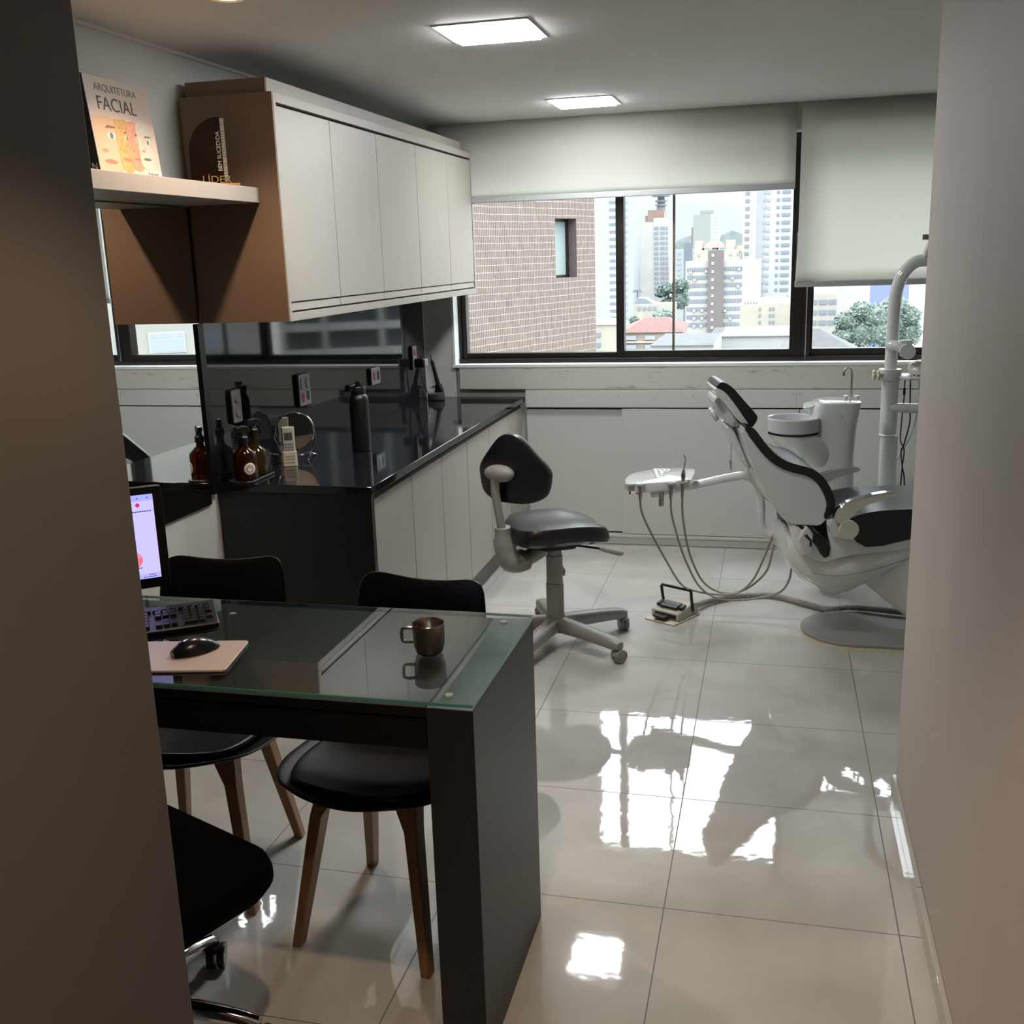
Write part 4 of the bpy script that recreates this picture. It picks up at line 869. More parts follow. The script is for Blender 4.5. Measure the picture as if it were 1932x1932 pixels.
hA = [(-.322,2.128,.625),(-.318,2.16,.56),(-.289,2.28,.432),(-.22,2.35,.271),(-.157,2.35,.170),(-.094,2.35,.138),(.009,2.35,.124),(.108,2.35,.134),(.177,2.35,.198),(.219,2.35,.288),(.266,2.35,.418),(.305,2.33,.50)]
hB = [(-.185,2.136,.635),(-.185,2.17,.56),(-.171,2.28,.435),(-.138,2.33,.306),(-.074,2.335,.174),(-.001,2.335,.116),(.076,2.335,.102),(.204,2.335,.118),(.302,2.335,.151),(.345,2.335,.213),(.356,2.33,.30)]
hC = [(-.135,2.15,.64),(-.136,2.18,.56),(-.132,2.29,.437),(-.11,2.365,.296),(-.052,2.365,.180),(.026,2.365,.131),(.103,2.365,.132),(.178,2.365,.172),(.242,2.365,.245),(.268,2.365,.344),(.298,2.34,.47)]
handpiece('steel dental handpiece with grey hose in the leftmost used holder of the tray', None, hA, lambda _: MB().tube([(-.322,2.128,.625),(-.322,2.130,.655),(-.321,2.134,.69),(-.3205,2.136,.700)], [.006,.009,.008,.005], 12))
handpiece('short steel coupling with grey hose in the middle holder of the tray', None, hB, lambda _: MB().tube([(-.185,2.136,.635),(-.185,2.138,.67),(-.184,2.142,.700)], [.006,.009,.008], 12))
sy_ = handpiece('air and water syringe with a bent tip standing up from the tray edge', None, hC, lambda _: MB().tube([(-.135,2.15,.64),(-.133,2.155,.70),(-.131,2.158,.745),(-.130,2.160,.765)], [.006,.008,.0105,.006], 12))
build('tip', MB().tube(smooth([(-.130,2.160,.765),(-.124,2.162,.80),(-.122,2.163,.815),(-.128,2.163,.828),(-.133,2.163,.833)], 4), .003, 8), M['steel'], sy_)
build('button_ring', MB().merge(MB().tube([(.005*math.cos(2*PI*k/12), .008*math.sin(2*PI*k/12), 0) for k in range(12)], .0018, 6, True), frame((-.132,2.147,.738), (1,0,0), (0,0,1))), M['black_pl'], sy_)

# foot pedal
fp = thing('foot_pedal', 'beige dental foot control with a black carrying handle on the floor', 'foot pedal', (-.19, 2.36, 0), math.radians(-29))
build('base_plate', MB().box(-.085, .085, -.12, .10, .001, .007), M['cream'], fp, world=False, bev=.002)
build('housing', MB().prism([(-.075,.007),(.10,.007),(.10,.060),(.055,.070),(-.02,.052),(-.075,.045)], 'x', -.078, .078), mat('beige_housing', '#aea79a', .4), fp, world=False, bev=.006)
build('pedal_plate', MB().prism([(-.045,.051),(.008,.064),(.006,.076),(-.042,.066),(-.05,.062)], 'x', -.048, .048), M['black_pl'], fp, world=False, bev=.003)
for s_ in (-1, 1): build('side_switch', MB().prism([(-.040,.053),(.002,.062),(.0,.074),(-.038,.066)], 'x', s_*.064-.009, s_*.064+.009), M['black_pl'], fp, world=False, bev=.002)
build('toe_lever', MB().prism([(-.03,0),(.03,0),(.032,.05),(.02,.068),(-.03,.068),(-.036,.03)], 'z', .026, .034) if False else MB().prism([(-.04,-.118),(.028,-.118),(.028,-.085),(.05,-.07),(-.055,-.07)], 'z', .022, .031), M['black_pl'], fp, world=False, bev=.003)
build('lever_slot', MB().box(-.055, .065, -.078, -.074, .016, .036), M['dark'], fp, world=False)
hd_ = [(-.082,.045,.03),(-.084,.03,.08),(-.085,.02,.135),(-.08,.018,.142),(.08,.018,.142),(.085,.02,.135),(.084,.03,.08),(.082,.045,.03)]
build('handle', MB().tube(hd_, .0075, 8), M['black_pl'], fp, world=False)
# corrugated hose
hs_ = smooth([(-.085,2.46,.028),(-.03,2.56,.020),(.09,2.66,.016),(.22,2.70,.016),(.31,2.68,.0165),(.42,2.60,.0165),(.53,2.52,.018),(.62,2.492,.040),(.75,2.45,.0515),(.95,2.41,.0515),(1.3,2.36,.0515)], 26)
hr = [.0128+(.0022 if i % 2 else 0) for i in range(len(hs_))]
hs_o = tag(build('corrugated_hose', MB().tube(hs_, hr, 12), M['hose'], sm=20), 'grey ribbed hose running along the floor from the foot control to the chair base', 'hose')

# ------------------------------------------------------------------ cuspidor
cu_ = thing('cuspidor', 'white dental spittoon column with a round bowl and small faucet', 'cuspidor', (.52, 2.86, 0))
def csec(x0, x1, hy, z, n=24, pw=.55, yc=2.88):
    xc, hx = (x0+x1)/2, (x1-x0)/2
    return [(xc+hx*math.copysign(abs(math.cos(2*PI*j/n))**pw, math.cos(2*PI*j/n)), yc+hy*math.copysign(abs(math.sin(2*PI*j/n))**pw, math.sin(2*PI*j/n)), z+(.012*(xc+hx*math.cos(2*PI*j/n)-.53) if z > .9 else 0)) for j in range(n)]
build('column', MB().loft([csec(.44,.635,.10,.13), csec(.41,.665,.12,.30), csec(.42,.655,.115,.52), csec(.425,.645,.11,.70), csec(.41,.65,.112,.80), csec(.425,.655,.115,.87), csec(.435,.668,.115,.955), csec(.45,.672,.112,.978), csec(.47,.66,.10,.984)]), M['gloss'], cu_)
build('skirt', MB().loft([csec(.45,.56,.06,.62,pw=1,yc=2.86), csec(.395,.555,.09,.68,pw=1,yc=2.85), csec(.32,.55,.105,.73,pw=.95,yc=2.835), csec(.262,.52,.115,.78,pw=1,yc=2.815), csec(.238,.485,.118,.815,pw=1,yc=2.805), csec(.234,.470,.118,.832,pw=1,yc=2.80)]), M['gloss'], cu_)
build('bowl', MB().lathe([(.0001,.835),(.110,.833),(.124,.842),(.128,.905),(.125,.910),(.119,.906),(.113,.872),(.060,.858),(.0001,.855)], (.352,2.80,0), 44), mat('opal_bowl', '#c2c3c8', .15, Coat_Weight=.4), cu_)
build('seam', MB().lathe([(.115,.828),(.1225,.830),(.1225,.8335),(.115,.8335)], (.352,2.80,0), 44), M['dark'], cu_)
build('cup_shelf', MB().prism([(.395,.955),(.46,.975),(.54,.985),(.54,.962),(.47,.955),(.44,.925),(.425,.925),(.42,.94),(.40,.943)], 'y', 2.80, 2.95), M['gloss'], cu_, bev=.008)
build('drain_nozzle', MB().tube([(.385,2.775,.72),(.385,2.765,.665)], [.022,.017], 14), M['white'], cu_)
lg_ = mat('orange_print', '#d87a5a', .5)
text('emblem_lettering', 'S', .024, lg_, cu_, frame((.572, 2.7655, .905), (1,0,0), (0,0,1)), .0006)
fc_ = build('faucet', MB().tube(smooth([(.625,2.90,.985),(.625,2.90,1.09),(.623,2.90,1.122),(.610,2.90,1.136),(.595,2.90,1.134),(.587,2.90,1.118),(.586,2.90,1.098)], 5), .0062, 12), M['chrome'], cu_)
for x in (.598, .650): build('faucet_knob', MB().lathe([(.0001,.984),(.008,.984),(.008,.994),(.0125,.996),(.0125,1.003),(.0001,1.005)], (x, 2.885, 0), 16), M['white'], cu_)
build('side_tube', MB().tube([(.345,2.86,.83),(.345,2.86,.42),(.42,2.86,.30)], .007, 10), M['white'], cu_)
build('mount_arm', MB().tube([(.54,2.84,.20),(.60,2.60,.20),(.80,2.36,.20)], .03, 12), M['white'], cu_)

# ------------------------------------------------------------------ lamp post
lp = thing('dental_lamp_post', 'white dental light column curving over at the top, by the right wall', 'lamp post', (.82, 3.04, 0))
build('lower_post', MB().lathe([(.0001,0),(.043,0),(.043,.78),(.0001,.78)], (.826,3.04,0), 28), M['gloss'], lp)
build('middle_post', MB().lathe([(.0001,.78),(.0445,.78),(.0455,.785),(.042,.79),(.041,1.04),(.043,1.045),(.043,1.065),(.0001,1.065)], (.818,3.04,0), 28), M['gloss'], lp)
build('upper_post', MB().tube(smooth([(.815,3.04,1.06),(.817,3.04,1.25),(.819,3.04,1.40),(.826,3.04,1.50),(.850,3.04,1.575),(.895,3.04,1.625),(.95,3.04,1.638),(1.05,3.04,1.635),(1.25,3.04,1.63)], 6), .0305, 20), M['gloss'], lp)
build('post_ring', MB().lathe([(.030,0),(.0318,.001),(.0318,.004),(.030,.005)], (.818,3.04,1.335), 24), M['white'], lp)
el_ = build('elbow', MB().tube(smooth([(.80,3.01,1.232),(.83,2.985,1.235),(.86,2.975,1.222),(.875,2.965,1.213)], 4), .026, 16), M['gloss'], lp)
build('joint_drum', MB().lathe([(.0001,-.012),(.034,-.012),(.036,-.009),(.036,.05),(.0001,.05)], (.878,2.955,1.212), 30, Matrix.Rotation(PI/2, 3, 'X')), M['gloss'], lp)
build('mount_block', MB().box(.850, .902, 2.965, 3.01, 1.235, 1.262), M['white'], lp, bev=.003)
tri = lambda s, y: [(.8815+s*math.cos(a), 1.208+s*math.sin(a)) for a in (PI/2, PI*7/6, -PI/6)]
ws = build('warning_triangle', MB().prism(tri(.0085, 0), 'y', 2.9415, 2.943), mat('warning_yellow', '#c9a01e', .5), lp)
build('warning_bolt', MB().prism([(.8808,1.2125),(.8826,1.2125),(.8822,1.2085),(.8832,1.2085),(.8808,1.2045),(.8812,1.2078),(.8802,1.2078)], 'y', 2.9410, 2.9416), M['dark'], ws)
hd2 = build('lamp_joint', MB().prism([(.935,1.652),(.937,1.68),(.948,1.715),(.965,1.735),(1.15,1.725),(1.15,1.645)], 'y', 2.985, 3.05), M['white'], lp, bev=.008)
build('joint_recess', MB().prism([(.940,1.653),(.955,1.668),(.98,1.673),(1.14,1.67),(1.14,1.651)], 'y', 2.982, 2.9855), M['grey'], hd2)
build('lamp_rod', MB().tube([(.925,3.0,1.748),(1.2,3.0,1.738)], .013, 14), M['dsteel'], lp)
build('cross_arm', MB().tube([(.822,3.02,.925),(1.6,3.02,.905)], .024, 16), M['gloss'], lp)
cl_ = build('clamp', MB().lathe([(.030,1.062),(.052,1.062),(.054,1.066),(.054,1.116),(.030,1.118)], (.815,3.04,0), 28), M['white'], lp)
for x, y in ((.735,3.0), (.755,2.985)):
    k_ = MB()
    for j in range(6): k_.ell((x, y+.017*math.cos(j*PI/3), 1.090+.017*math.sin(j*PI/3)), (.008,.010,.010), 10, 6)
    k_.lathe([(.0001,-.008),(.016,-.008),(.016,.008),(.0001,.008)], (x, y, 1.090), 14, Matrix.Rotation(PI/2, 3, 'Y')); k_.tube([(x, y, 1.09), (.79, 3.01, 1.09)], .008, 10)
    build('clamp_knob', k_, M['cream'], cl_)
sv = thing('instrument_shelf', 'small white shelf clamped to the dental lamp post', 'shelf', (.95, 3.0, 1.07))
build('shelf_board', MB().prism([(.855,2.99),(.90,2.955),(1.00,2.945),(1.4,2.945),(1.4,3.12),(.88,3.12),(.855,3.07)], 'z', 1.068, 1.086), M['white'], sv, bev=.006)
build('shelf_knob', MB().ell((.917,2.99,1.119), (.014,.014,.016), 12, 8).tube([(.917,2.99,1.086),(.917,2.99,1.11)], .004, 8), M['cream'], sv)
for x, y in ((.905,2.968),(.932,2.962),(.947,2.968)): build('white_stud', MB().ell((x, y, 1.092), (.006,.006,.0075), 10, 8), M['white'], sv)
ul = thing('ultrasonic_scaler', 'round white dental device with a grey top on the clamped shelf', 'dental device', (.985, 3.03, 1.087))
build('body', MB().lathe([(.0001,0),(.075,0),(.090,.010),(.093,.030),(.082,.055),(.065,.068),(.0001,.068)], seg=36), mat('warm_white_shell', '#d0cdc4', .3), ul, world=False)
build('top_panel', MB().lathe([(.0001,.0675),(.058,.0675),(.056,.0705),(.0001,.071)], seg=36), M['grey'], ul, world=False)
cbl = tag(build('power_cable', MB().tube(smooth([(.888,3.05,1.066),(.888,3.05,1.0),(.888,3.05,.95),(.884,3.06,.85),(.885,3.07,.75),(.905,3.07,.70),(.90,3.07,.60),(.895,3.07,.40),(.89,3.07,.02)], 5), .0032, 8).box(.882, .894, 3.044, 3.056, .985, 1.02), M['black_pl']), 'thin black cable with an inline ferrite under the clamped shelf', 'cable')
tag(build('power_cable', MB().tube(smooth([(.915,3.06,1.066),(.917,3.06,1.0),(.922,3.065,.90),(.924,3.07,.84),(.905,3.085,.73),(.892,3.085,.69),(.905,3.085,.60),(.918,3.085,.50),(.93,3.085,.02)], 5), .0036, 8), M['black_pl']), 'second black cable crossing the first beside the lamp post', 'cable')
tag(build('water_tube', MB().tube(smooth([(.957,3.05,1.066),(.956,3.06,.90),(.935,3.08,.78),(.88,3.10,.65),(.862,3.10,.55),(.86,3.10,.02)], 5), .0042, 8), M['white']), 'thin white tube curving down behind the dental chair seat', 'tube')
# ------------------------------------------------------------------ the city outside
ZG = -34.0
struct('ground', MB().box(-500, 500, 14, 1900, ZG-1, ZG), mat('city_ground', '#9a9d98', .9, var=.2, scale=.05))
def fac(name, col, v=.04, s=.3): return mat(name, tuple(.49*(.62*q+.38*sum(lin(col))/3) for q in lin(col)), .85, var=v, scale=s)
GL = mat('facade_window_glass', '#7e8794', .4); GLD = mat('dark_window_band', '#68707c', .45); GLP = mat('pale_window', '#8f97a1', .45)  # city haze is put into these lightened glass colours
def building(label, x0, x1, y, ztop, depth, m, group='buildings across the city', name='building'):
    t = thing(name, label, 'building', ((x0+x1)/2, y, ZG), 0, group)
    build('walls', MB().box(x0, x1, y, y+depth, ZG, ztop), m, t, sm=0)
    return t
def winrow(t, xs, zs, w_, h_, y, m, nm='window', d=.25):
    R = RM[t.name].translation; first = None
    for z in zs:
        for x in xs:
            if first is None:
                first = build(nm, MB().box(-w_/2, w_/2, -d, .05, -h_/2, h_/2), m, t, world=False, sm=0); o = first
            else:
                o = first.copy(); COL.objects.link(o); o.parent = t
            o.location = (x-R.x, y-R.y, z-R.z)
    return first
# neighbouring brick block, very close, running away at an angle
nb = thing('neighbour_building', 'brown strip-tiled neighbouring building with one recessed window', 'building', (-3.657, 11.0, ZG), PI/2-.376)
bm_ = MB()
h0, h1, h2, h3, zt_ = 2.125-0, 2.71, -ZG+1.385, -ZG+2.235, -ZG+9
bm_.box(-3.5, h0, 0, 7, 0, zt_); bm_.box(h1, 3.24, 0, 7, 0, zt_); bm_.box(h0, h1, 0, 7, 0, h2); bm_.box(h0, h1, 0, 7, h3, zt_); bm_.box(h0, h1, .34, 7, h2, h3)
build('walls', bm_, strip_brick(), nb, world=False, sm=0)
nw = build('window', MB().box(h0+.002, h1-.002, .17, .22, h2+.002, h3-.002), mat('frosted_window', '#8d9a9a', .4), nb, world=False, sm=0)
build('window_frame', MB().box(h0, h1, .14, .17, h2, h2+.04).box(h0, h1, .14, .17, h3-.04, h3).box(h1-.05, h1, .14, .17, h2, h3), M['frame'], nw, world=False, sm=0)
build('reveal', MB().box(h1-.004, h1-.0005, .004, .16, h2, h3), mat('dark_reveal_tile', '#5d4f52', .5, var=.15, scale=20), nw, world=False, sm=0)

# tall pale tower at the left
t = building('tall tower tinted pale blue for haze just behind the window mullion', -84, -61.8, 480, 60, 25, fac('haze_blue_concrete', '#c3ccd9'))  # distance haze put into the wall colour as pale blue
winrow(t, [-71.0], [-27+3.15*k for k in range(22)], 2.9, 1.3, 480, GLD); winrow(t, [-65.2], [-27+3.15*k for k in range(22)], 1.5, 1.1, 480, GL)
build('stair_recess', MB().box(-72.6, -69.3, 479.9, 480.1, -30, 60), fac('white_strip', '#d9dde2'), t, sm=0)
t = building('low yellowish house at the foot of the brick wall', -37, -29.2, 200, -11.6, 14, fac('yellow_plaster', '#cfc7b0', .06))
winrow(t, [-32.6], [-13.5, -15.4, -17.2], .8, .8, 200, GLD)
build('roof', MB().loft([[(-37.3,199.7,-11.6),(-28.9,199.7,-11.6),(-28.9,214,-11.6),(-37.3,214,-11.6)],[(-34,205,-10.6),(-32,205,-10.6),(-32,208,-10.6),(-34,208,-10.6)]]), fac('grey_roof', '#b5b4b0'), t, sm=0)
# cream tower with orange top and telecom mast
t = building('cream high-rise with an orange rooftop block', -66, -49.6, 520, 15.5, 20, fac('weathered_cream_wall', '#f4f0ea', .06, .12))
build('rooftop_block', MB().box(-60.2, -52.4, 522, 534, 15.6, 21).box(-61.6, -60.25, 522.5, 533, 15.6, 18.5), fac('orange_plaster', '#cda590', .08), t, sm=0)
build('side_wall', MB().box(-57.2, -49.5, 519.8, 520, -34, 17.2), fac('pale_wall', '#f2efec'), t, sm=0)
winrow(t, [-56.4, -55.2], [-18+2.35*k for k in range(14)], .7, 1.3, 519.7, GL); winrow(t, [-53.4, -52.2, -50.8], [-18+2.35*k for k in range(14)], .75, 1.3, 519.7, GL)
an = thing('telecom_mast', 'grey telecom mast standing on the cream high-rise roof', 'antenna', (-54, 524, 21))
build('shaft', MB().lathe([(.0001,21.02),(2.2,21.02),(1.6,27),(.0001,27)], (-54,524,0), 14), fac('mast_grey', '#9aa4b3'), an)
build('platform', MB().lathe([(.0001,27),(4.3,27),(4.6,28.2),(3.2,28.6),(3.6,29.4),(3.2,30.4),(.0001,30.4)], (-54,524,0), 18), fac('mast_blue', '#8f9fb4'), an)
for z in (22.8, 24.6): build('dish_ring', MB().lathe([(1.6,z),(2.9,z),(2.9,z+.8),(1.6,z+.8)], (-54,524,0), 14), fac('mast_grey', '#9aa4b3'), an)
# grey block
t = building('grey-green high-rise with a white lattice side, far away', -66.6, -52.4, 900, 29.8, 20, fac('grey_green_wall', '#a4ada8'))
build('roof_block', MB().box(-61, -50.2, 902, 912, 29.8, 33), fac('grey_green_wall', '#a4ada8'), t, sm=0)
build('lattice_wall', MB().box(-52.4, -45.9, 900, 918, ZG, 29.8), fac('lattice_white', '#dadde0'), t, sm=0)
winrow(t, [-51.2, -49.2, -47.2], [1+2.9*k for k in range(10)], 1.1, 1.6, 899.9, GL)
build('red_edge', MB().box(-68.2, -66.7, 904, 918, ZG, 20), fac('rust_wall', '#b58c86'), t, sm=0)
# hill line
hl = MB(); hx = [(-190, 8), (-150, 12), (-134, 15), (-122, 20), (-110, 22), (-95, 17), (-80, 16), (-66, 23), (-55, 25), (-46, 21), (-20, 17), (30, 20), (90, 15), (160, 12), (260, 14)]
hp_ = smooth([(a, b, 0) for a, b in hx], 6); hl.prism([(p_[0], p_[1]+1.2*math.sin(p_[0]*1.7)+.8*math.sin(p_[0]*3.1)) for p_ in hp_]+[(260, ZG), (-190, ZG)], 'y', 1500, 1600)
struct('hills', hl, fac('distant_trees', '#8fa3a6', .18, .08))
# blue building and cream roofs
t = building('slim pale building with a blue glass stair strip', -45, -34, 500, 2.4, 18, fac('white_bluish', '#d3dae2'))
build('blue_strip', MB().box(-41, -37.3, 499.7, 500.2, ZG, 5), fac('slate_blue_wall', '#8d9bb0'), t, sm=0)
winrow(t, [-43.2, -35.6], [-16+2.4*k for k in range(8)], 1.9, 1.2, 499.9, GLP)
t = building('cream apartment house with small orange roofs', -30.4, -13.7, 420, 1.6, 20, fac('cream_wall', '#d8cdb8'))
build('gables', MB().box(-30.3, -27.6, 420.5, 432, 1.6, 5.2).box(-18.5, -15.4, 420.5, 432, 1.6, 5.2).box(-24, -22, 422, 432, 1.6, 4.2), fac('cream_wall', '#dacfba'), t, sm=0)
build('roof', MB().loft([[(-27.8,421,2.4),(-18.4,421,2.4),(-18.4,433,2.4),(-27.8,433,2.4)],[(-25,425,4.8),(-21,425,4.8),(-21,429,4.8),(-25,429,4.8)]]).loft([[(-15.5,421,1.0),(-11.8,421,1.0),(-11.8,433,1.0),(-15.5,433,1.0)],[(-14.6,425,3.0),(-13,425,3.0),(-13,429,3),(-14.6,429,3)]]), fac('orange_tile_roof', '#c98f80', .1, 1), t, sm=0)
winrow(t, [-28.8, -25, -22.4, -19.8, -16.8, -14], [-.2, -2.6], .9, 1.1, 420, GL)
# office slab with window bands and a brown stair tower
t = building('white office slab with dark window bands and a brown stair tower', -30.6, -5.0, 380, -2.1, 16, fac('office_white', '#d6d3cd', .05))
zs = [-4.9-2.72*k for k in range(8)]
for z in zs:
    for a, b in ((-30.1, -22.9), (-17.2, -11.2)):
        f_ = build('window_band', MB().box(a, b, 379.8, 380.1, z-.62, z+.62), GLD, t, sm=0)
        mm_ = MB(); n_ = int((b-a)/.8)
        for k in range(1, n_): mm_.box(a+(b-a)*k/n_-.07, a+(b-a)*k/n_+.07, 379.7, 379.8, z-.62, z+.62)
        build('mullions', mm_, fac('mullion_white', '#c9cbcd'), f_, sm=0)
st_ = build('stair_tower', MB().box(-22.8, -17.5, 378.6, 384, ZG, 1.5), fac('brown_tower', '#8d7f83', .06), t, sm=0)
R0 = RM[t.name].translation
for k in range(10):
    f_ = build('stair_window', MB().box(-21.6, -20.7, 378.45, 378.6, -.2-2.75*k-.5, -.2-2.75*k+.5), fac('stair_frame', '#cfcfd2'), st_, sm=0)
for x, z in ((-28.8,-5.8),(-23.4,-5.6),(-27.4,-8.4),(-27.5,-19.0),(-24.7,-19.0),(-27.5,-21.7),(-24.7,-21.7),(-27.5,-24.4),(-25,-24.4),(-12.2,-5.2),(-14.4,-8.2),(-12.4,-11),(-16.8,-19.2),(-15,-22)):
    build('air_conditioner', MB().box(x-.45, x+.45, 379.1, 379.79, z-.4, z+.4), fac('ac_white', '#cfd1d2'), t, sm=0)
# right residential tower
t = building('tall white residential tower with many balconies at the right of the window', -13.4, 9, 450, 60, 24, fac('tower_white', '#d2d4d9'))
build('peach_strip', MB().box(-13.4, -9.9, 449.8, 450, ZG, 60), fac('peach_wall', '#d9cdc2'), t, sm=0)
build('grey_strip', MB().box(-7.8, -4.6, 449.8, 450, ZG, 60), fac('grey_blue_wall', '#b7bcc8'), t, sm=0)
zs = [-18+2.95*k for k in range(15)]
winrow(t, [-11.6], zs, 1.6, 1.2, 449.75, GLD); winrow(t, [-5.0], zs, .45, .7, 449.75, GL); winrow(t, [-3.4], zs, 1.3, 1.2, 449.9, GL); winrow(t, [.4], zs, 1.1, 1.0, 449.9, GLD)
winrow(t, [3.6], zs, 3.3, 1.2, 449.9, GLD, 'balcony_window')
# beige block lower right
t = building('beige block with few small windows below the white tower', -9.2, 5.5, 300, -13.3, 18, fac('beige_plaster', '#cfc7b6', .06))
build('parapet', MB().loft([[(-9.0,302,-13.3),(5.4,302,-13.3),(5.4,314,-13.3),(-9,314,-13.3)],[(-2,304,-11.6),(3,304,-11.6),(3,312,-11.6),(-2,312,-11.6)]]), fac('pale_roof', '#a5a4a2'), t, sm=0)
winrow(t, [-3.8, -1.1, -.2], [-14.6, -16.4, -18.2, -19.8], .45, .75, 300, GLD)
winrow(t, [-7.9, -7.1, -6.3, -5.5, -4.7], [-13.0], .4, .55, 301.9, GLD, 'roof_vent')
# peach house with red hip roof
t = building('peach house with a red hipped roof in the lower middle', -30.2, -18.2, 220, -14.6, 12, fac('peach_plaster', '#d3b8a4', .05))
build('roof', MB().loft([[(-30.8,219.4,-14.6),(-17.8,219.4,-14.6),(-17.8,232.6,-13.6),(-30.8,232.6,-13.6)],[(-26.6,225,-11.9),(-21.8,225,-11.9),(-21.8,227,-11.9),(-26.6,227,-11.9)]]), fac('red_tile_roof', '#96605c', .12, 1.5), t, sm=0)
winrow(t, [-28.9, -24.9], [-15.7, -17.6], 2.2, .9, 219.9, GLP); winrow(t, [-20.8, -19.4], [-15.2, -17.2], .5, .9, 219.9, GL)
build('balcony_band', MB().box(-30.3, -23, 219.6, 220, -16.75, -16.35).box(-30.3, -23, 219.6, 220, -18.6, -18.2), fac('band_cream', '#ddd2c4'), t, sm=0)
t = building('low grey-beige workshop building by the trees', -42.2, -30.2, 330, -14.0, 12, fac('stained_beige', '#c4bdad', .10, .6))
winrow(t, [-40.8, -39.2, -37.6, -36], [-15.4], .9, 1.0, 330, GLD); winrow(t, [-38, -36.4, -35], [-18.2], .7, 1.0, 330, GL)
build('roof', MB().prism([(-42.4, -14), (-36.5, -14), (-39, -12.4), (-41.4, -12.2)], 'y', 331, 341), fac('blue_roof', '#8e9bb8'), t, sm=0)
# corrugated sheds at the bottom
for k, (lb, x0, x1, y, z, c) in enumerate((('pale grey shed roof at the bottom left of the city view', -17, -8, 150, -11.4, '#8b9098'), ('long pale warehouse roof at the bottom of the city view', -8.4, 4.5, 174, -12.1, '#969ba3'), ('dark flat roof behind the pale warehouse roof', -12, 3, 205, -14.4, '#686c74'))):
    t = thing('warehouse', lb, 'building', ((x0+x1)/2, y, ZG), 0, 'low warehouse roofs')
    build('walls', MB().box(x0, x1, y, y+22, ZG, z), fac('shed_wall', '#c3c5c6'), t, sm=0)
    cr = MB(); n_ = 36
    for j in range(n_): cr.prism([(x0+(x1-x0)*j/n_, z), (x0+(x1-x0)*(j+.5)/n_, z+.16), (x0+(x1-x0)*(j+1)/n_, z)], 'y', y-.4, y+22)
    build('corrugated_roof', cr, fac('roof_sheet', c, .12, .4), t, sm=0)
# right pane: beige block, white blocks, blue wall, grey roof
t = building('beige office block with window strips right of the window post', 4.6, 13.8, 250, -8.8, 30, fac('beige_office', '#cdc6b8', .05))
for z in (-10.6, -12.9, -15.2):
    for a, b in ((8.7, 9.4), (9.9, 11.6), (12.0, 12.9), (13.1, 13.6)): build('window_band', MB().box(a, b, 249.8, 250.1, z-.5, z+.5), GLD, t, sm=0)
winrow(t, [7.0+.55*k for k in range(12)], [-8.5], .3, .55, 250.3, fac('merlon_white', '#d5d4d0'), 'roof_merlon')
building('white stained building behind the beige office block', 12, 24, 290, -8.6, 20, fac('stained_white', '#cfccc8', .1, .5))
building('cobalt blue wall at the right above the trees', 27.2, 42.5, 330, -6.5, 6, fac('cobalt_wall', '#7f97e0', .03))
building('plain white building edge at the far right of the view', 27.3, 36, 220, -5.5, 15, fac('plain_white', '#dcdcdc', .02))
t = thing('house', 'house with a dark grey pitched roof below the window at the right', 'building', (5, 110, ZG))
build('walls', MB().box(1.2, 8.4, 110, 118, ZG, -8.7), fac('house_wall', '#b5b5b5'), t, sm=0)
build('roof', MB().loft([[(.8,109,-8.9),(8.8,109,-8.9),(8.8,119,-8.9),(.8,119,-8.9)],[(3.6,113,-6.6),(4.8,113,-6.6),(4.8,115,-6.6),(3.6,115,-6.6)]]), fac('slate_roof', '#6c7076', .12, 1), t, sm=0)
# blocks that only show in the mirror and in the granite
t = thing('mirror_view_building', 'plastered building with white framed windows, seen reflected in the wall mirror', 'building', (21, 46, ZG), -.60)
build('walls', MB().box(.9, 16, 0, 10, 0, 50), fac('pale_plaster', '#cbc7bd', .08, .4), t, world=False, sm=0)
for x in (3.35, 5.7, 9, 12):
    for z in (26.0, 29.1, 32.2, 35.3):
        f_ = build('window', MB().box(x-.85, x+.85, -.05, .1, z-.5, z+.5), fac('window_white', '#dcdedf'), t, world=False, sm=0)
        pn = MB()
        for q in range(4): pn.box(x-.78+q*.40, x-.43+q*.40, -.06, .0, z-.44, z+.18).box(x-.78+q*.40, x-.43+q*.40, -.06, .0, z+.24, z+.44)
        build('panes', pn, GLP, f_, world=False, sm=0)
t = thing('parking_block', 'dark open-floored block with pale floor slabs, reflected in the granite backsplash', 'building', (30, 70, ZG), -.42)
build('core', MB().box(-9, 3.5, .6, 14, 0, 60), fac('dark_floor_void', '#6a6d76'), t, world=False, sm=0)
for k in range(16): build('floor_slab', MB().box(-9, 3.5, 0, .6, 1.9*k+15.6, 1.9*k+16.15), fac('slab_grey', '#e0dfdb'), t, world=False, sm=0)
for x in (-8.8, -4, .2, 3.3): build('pillar', MB().box(x-.2, x+.2, -.1, .6, 0, 60), fac('slab_grey', '#d5d4d1'), t, world=False, sm=0)

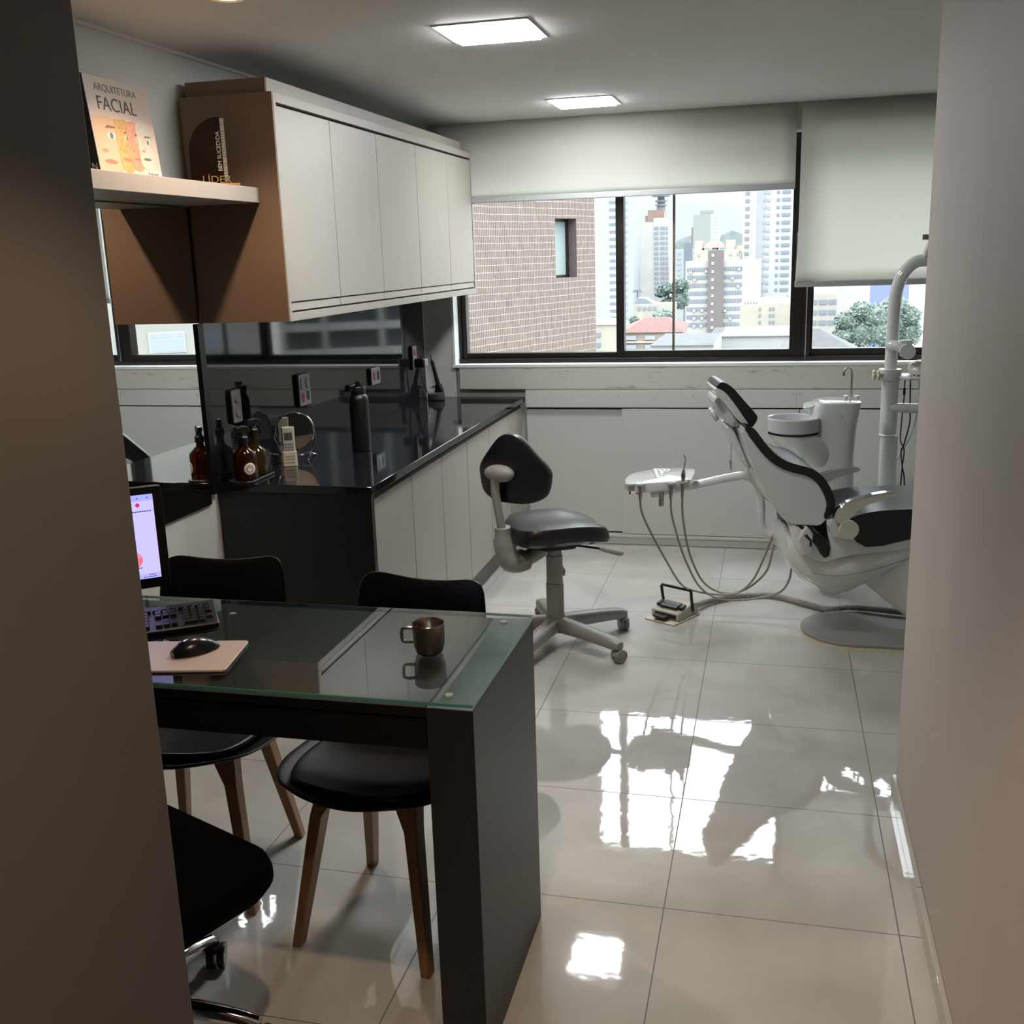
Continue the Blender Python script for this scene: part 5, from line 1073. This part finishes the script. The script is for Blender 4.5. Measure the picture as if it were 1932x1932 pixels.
# trees
def leafy(nm, crowns, n_, size, m, parent):
    mb = MB(); rnd = random.Random(hash(nm) % 97+len(crowns))
    for (cx, cy, cz, rx, ry, rz_) in crowns:
        mb.ell((cx, cy, cz), (rx*.78, ry*.78, rz_*.78), 12, 8)
        for _ in range(n_):
            u = rnd.uniform(-1, 1); a = rnd.uniform(0, 2*PI); q = math.sqrt(1-u*u); k = rnd.uniform(.72, 1.08)
            c = Vector((cx+rx*k*q*math.cos(a), cy+ry*k*q*math.sin(a), cz+rz_*k*u))
            d1 = Vector((rnd.uniform(-1,1), rnd.uniform(-1,1), rnd.uniform(-1,1))).normalized()*size; d2 = d1.orthogonal().normalized()*size*.7
            mb.add([c-d1, c+d2, c+d1, c-d2], [(0, 1, 2, 3)])
    return build(nm, mb, m, parent, sm=0)
def tree(label, crowns, n_, size, m, trunk=True, name='tree'):
    x, y, z = crowns[0][0], crowns[0][1], crowns[0][2]
    t = thing(name, label, 'tree', (x, y, ZG), 0, 'trees among the city buildings')
    leafy('foliage', crowns, n_, size, m, t)
    build('trunk', MB().lathe([(.0001,ZG),(.5,ZG),(.3,z),(.0001,z)], (x, y, 0), 8), fac('bark', '#6d645c'), t)
LF = mat('city_foliage', '#586762', .8, var=.35, scale=.6); LF2 = mat('pale_city_foliage', '#66746f', .8, var=.3, scale=.8)
tree('spreading dark tree left of the white office slab', [(-33.5,348,-10.2,3.4,3,1.7),(-29.5,348,-9.2,2.8,3,2.6),(-35.8,348,-11.6,2.0,2,1.0),(-30,348,-13.6,3,3,3.4),(-33,348,-14.8,3,3,1.8)], 260, .55, LF)
tree('round bush tree above the red hipped roof', [(-23.6,234,-12.2,2.3,2,1.5)], 300, .35, LF2)
tree('small tree at the left end of the red hipped roof', [(-30.3,236,-13.2,1.1,1,1.0)], 200, .3, LF)
pt = thing('palm_tree', 'small palm tree at the foot of the cream high-rise', 'tree', (-43.8, 350, ZG), 0, 'trees among the city buildings')
build('trunk', MB().lathe([(.0001,ZG),(.25,ZG),(.18,-10.8),(.0001,-10.8)], (-43.8,350,0), 8), fac('bark', '#6d645c'), pt)
fr2 = MB()
for k in range(12):
    a = 2*PI*k/12; fr2.tube([(-43.8,350,-10.9),(-43.8+.9*math.cos(a),350+.9*math.sin(a),-10.3),(-43.8+1.7*math.cos(a),350+1.7*math.sin(a),-11.2)], [.1,.22,.04], 5)
build('fronds', fr2, LF, pt)
rnd = random.Random(4)
for lb, crowns in (('large leafy tree behind the lamp post in the right window pane', [(14.6,190,-9.4,2.0,2,1.6),(12.4,190,-11.0,2.2,2,1.5),(16.8,190,-10.2,2.6,2,2.2),(15,190,-13,3,2.2,2.4),(12.2,190,-13.4,2.3,2,1.6),(17.5,190,-13,3,2.4,2.2)]),
                   ('second leafy tree close to the white edge building at far right', [(20.8,197,-9.2,2.4,2,1.9),(23.3,197,-10.7,1.9,2,1.8),(21,197,-11.7,2.6,2,2.2),(23.5,197,-13.7,2.0,2,2.2),(20.4,197,-14.7,2.4,2,2.0)])):
    tree(lb, crowns, 420, .30, LF2)
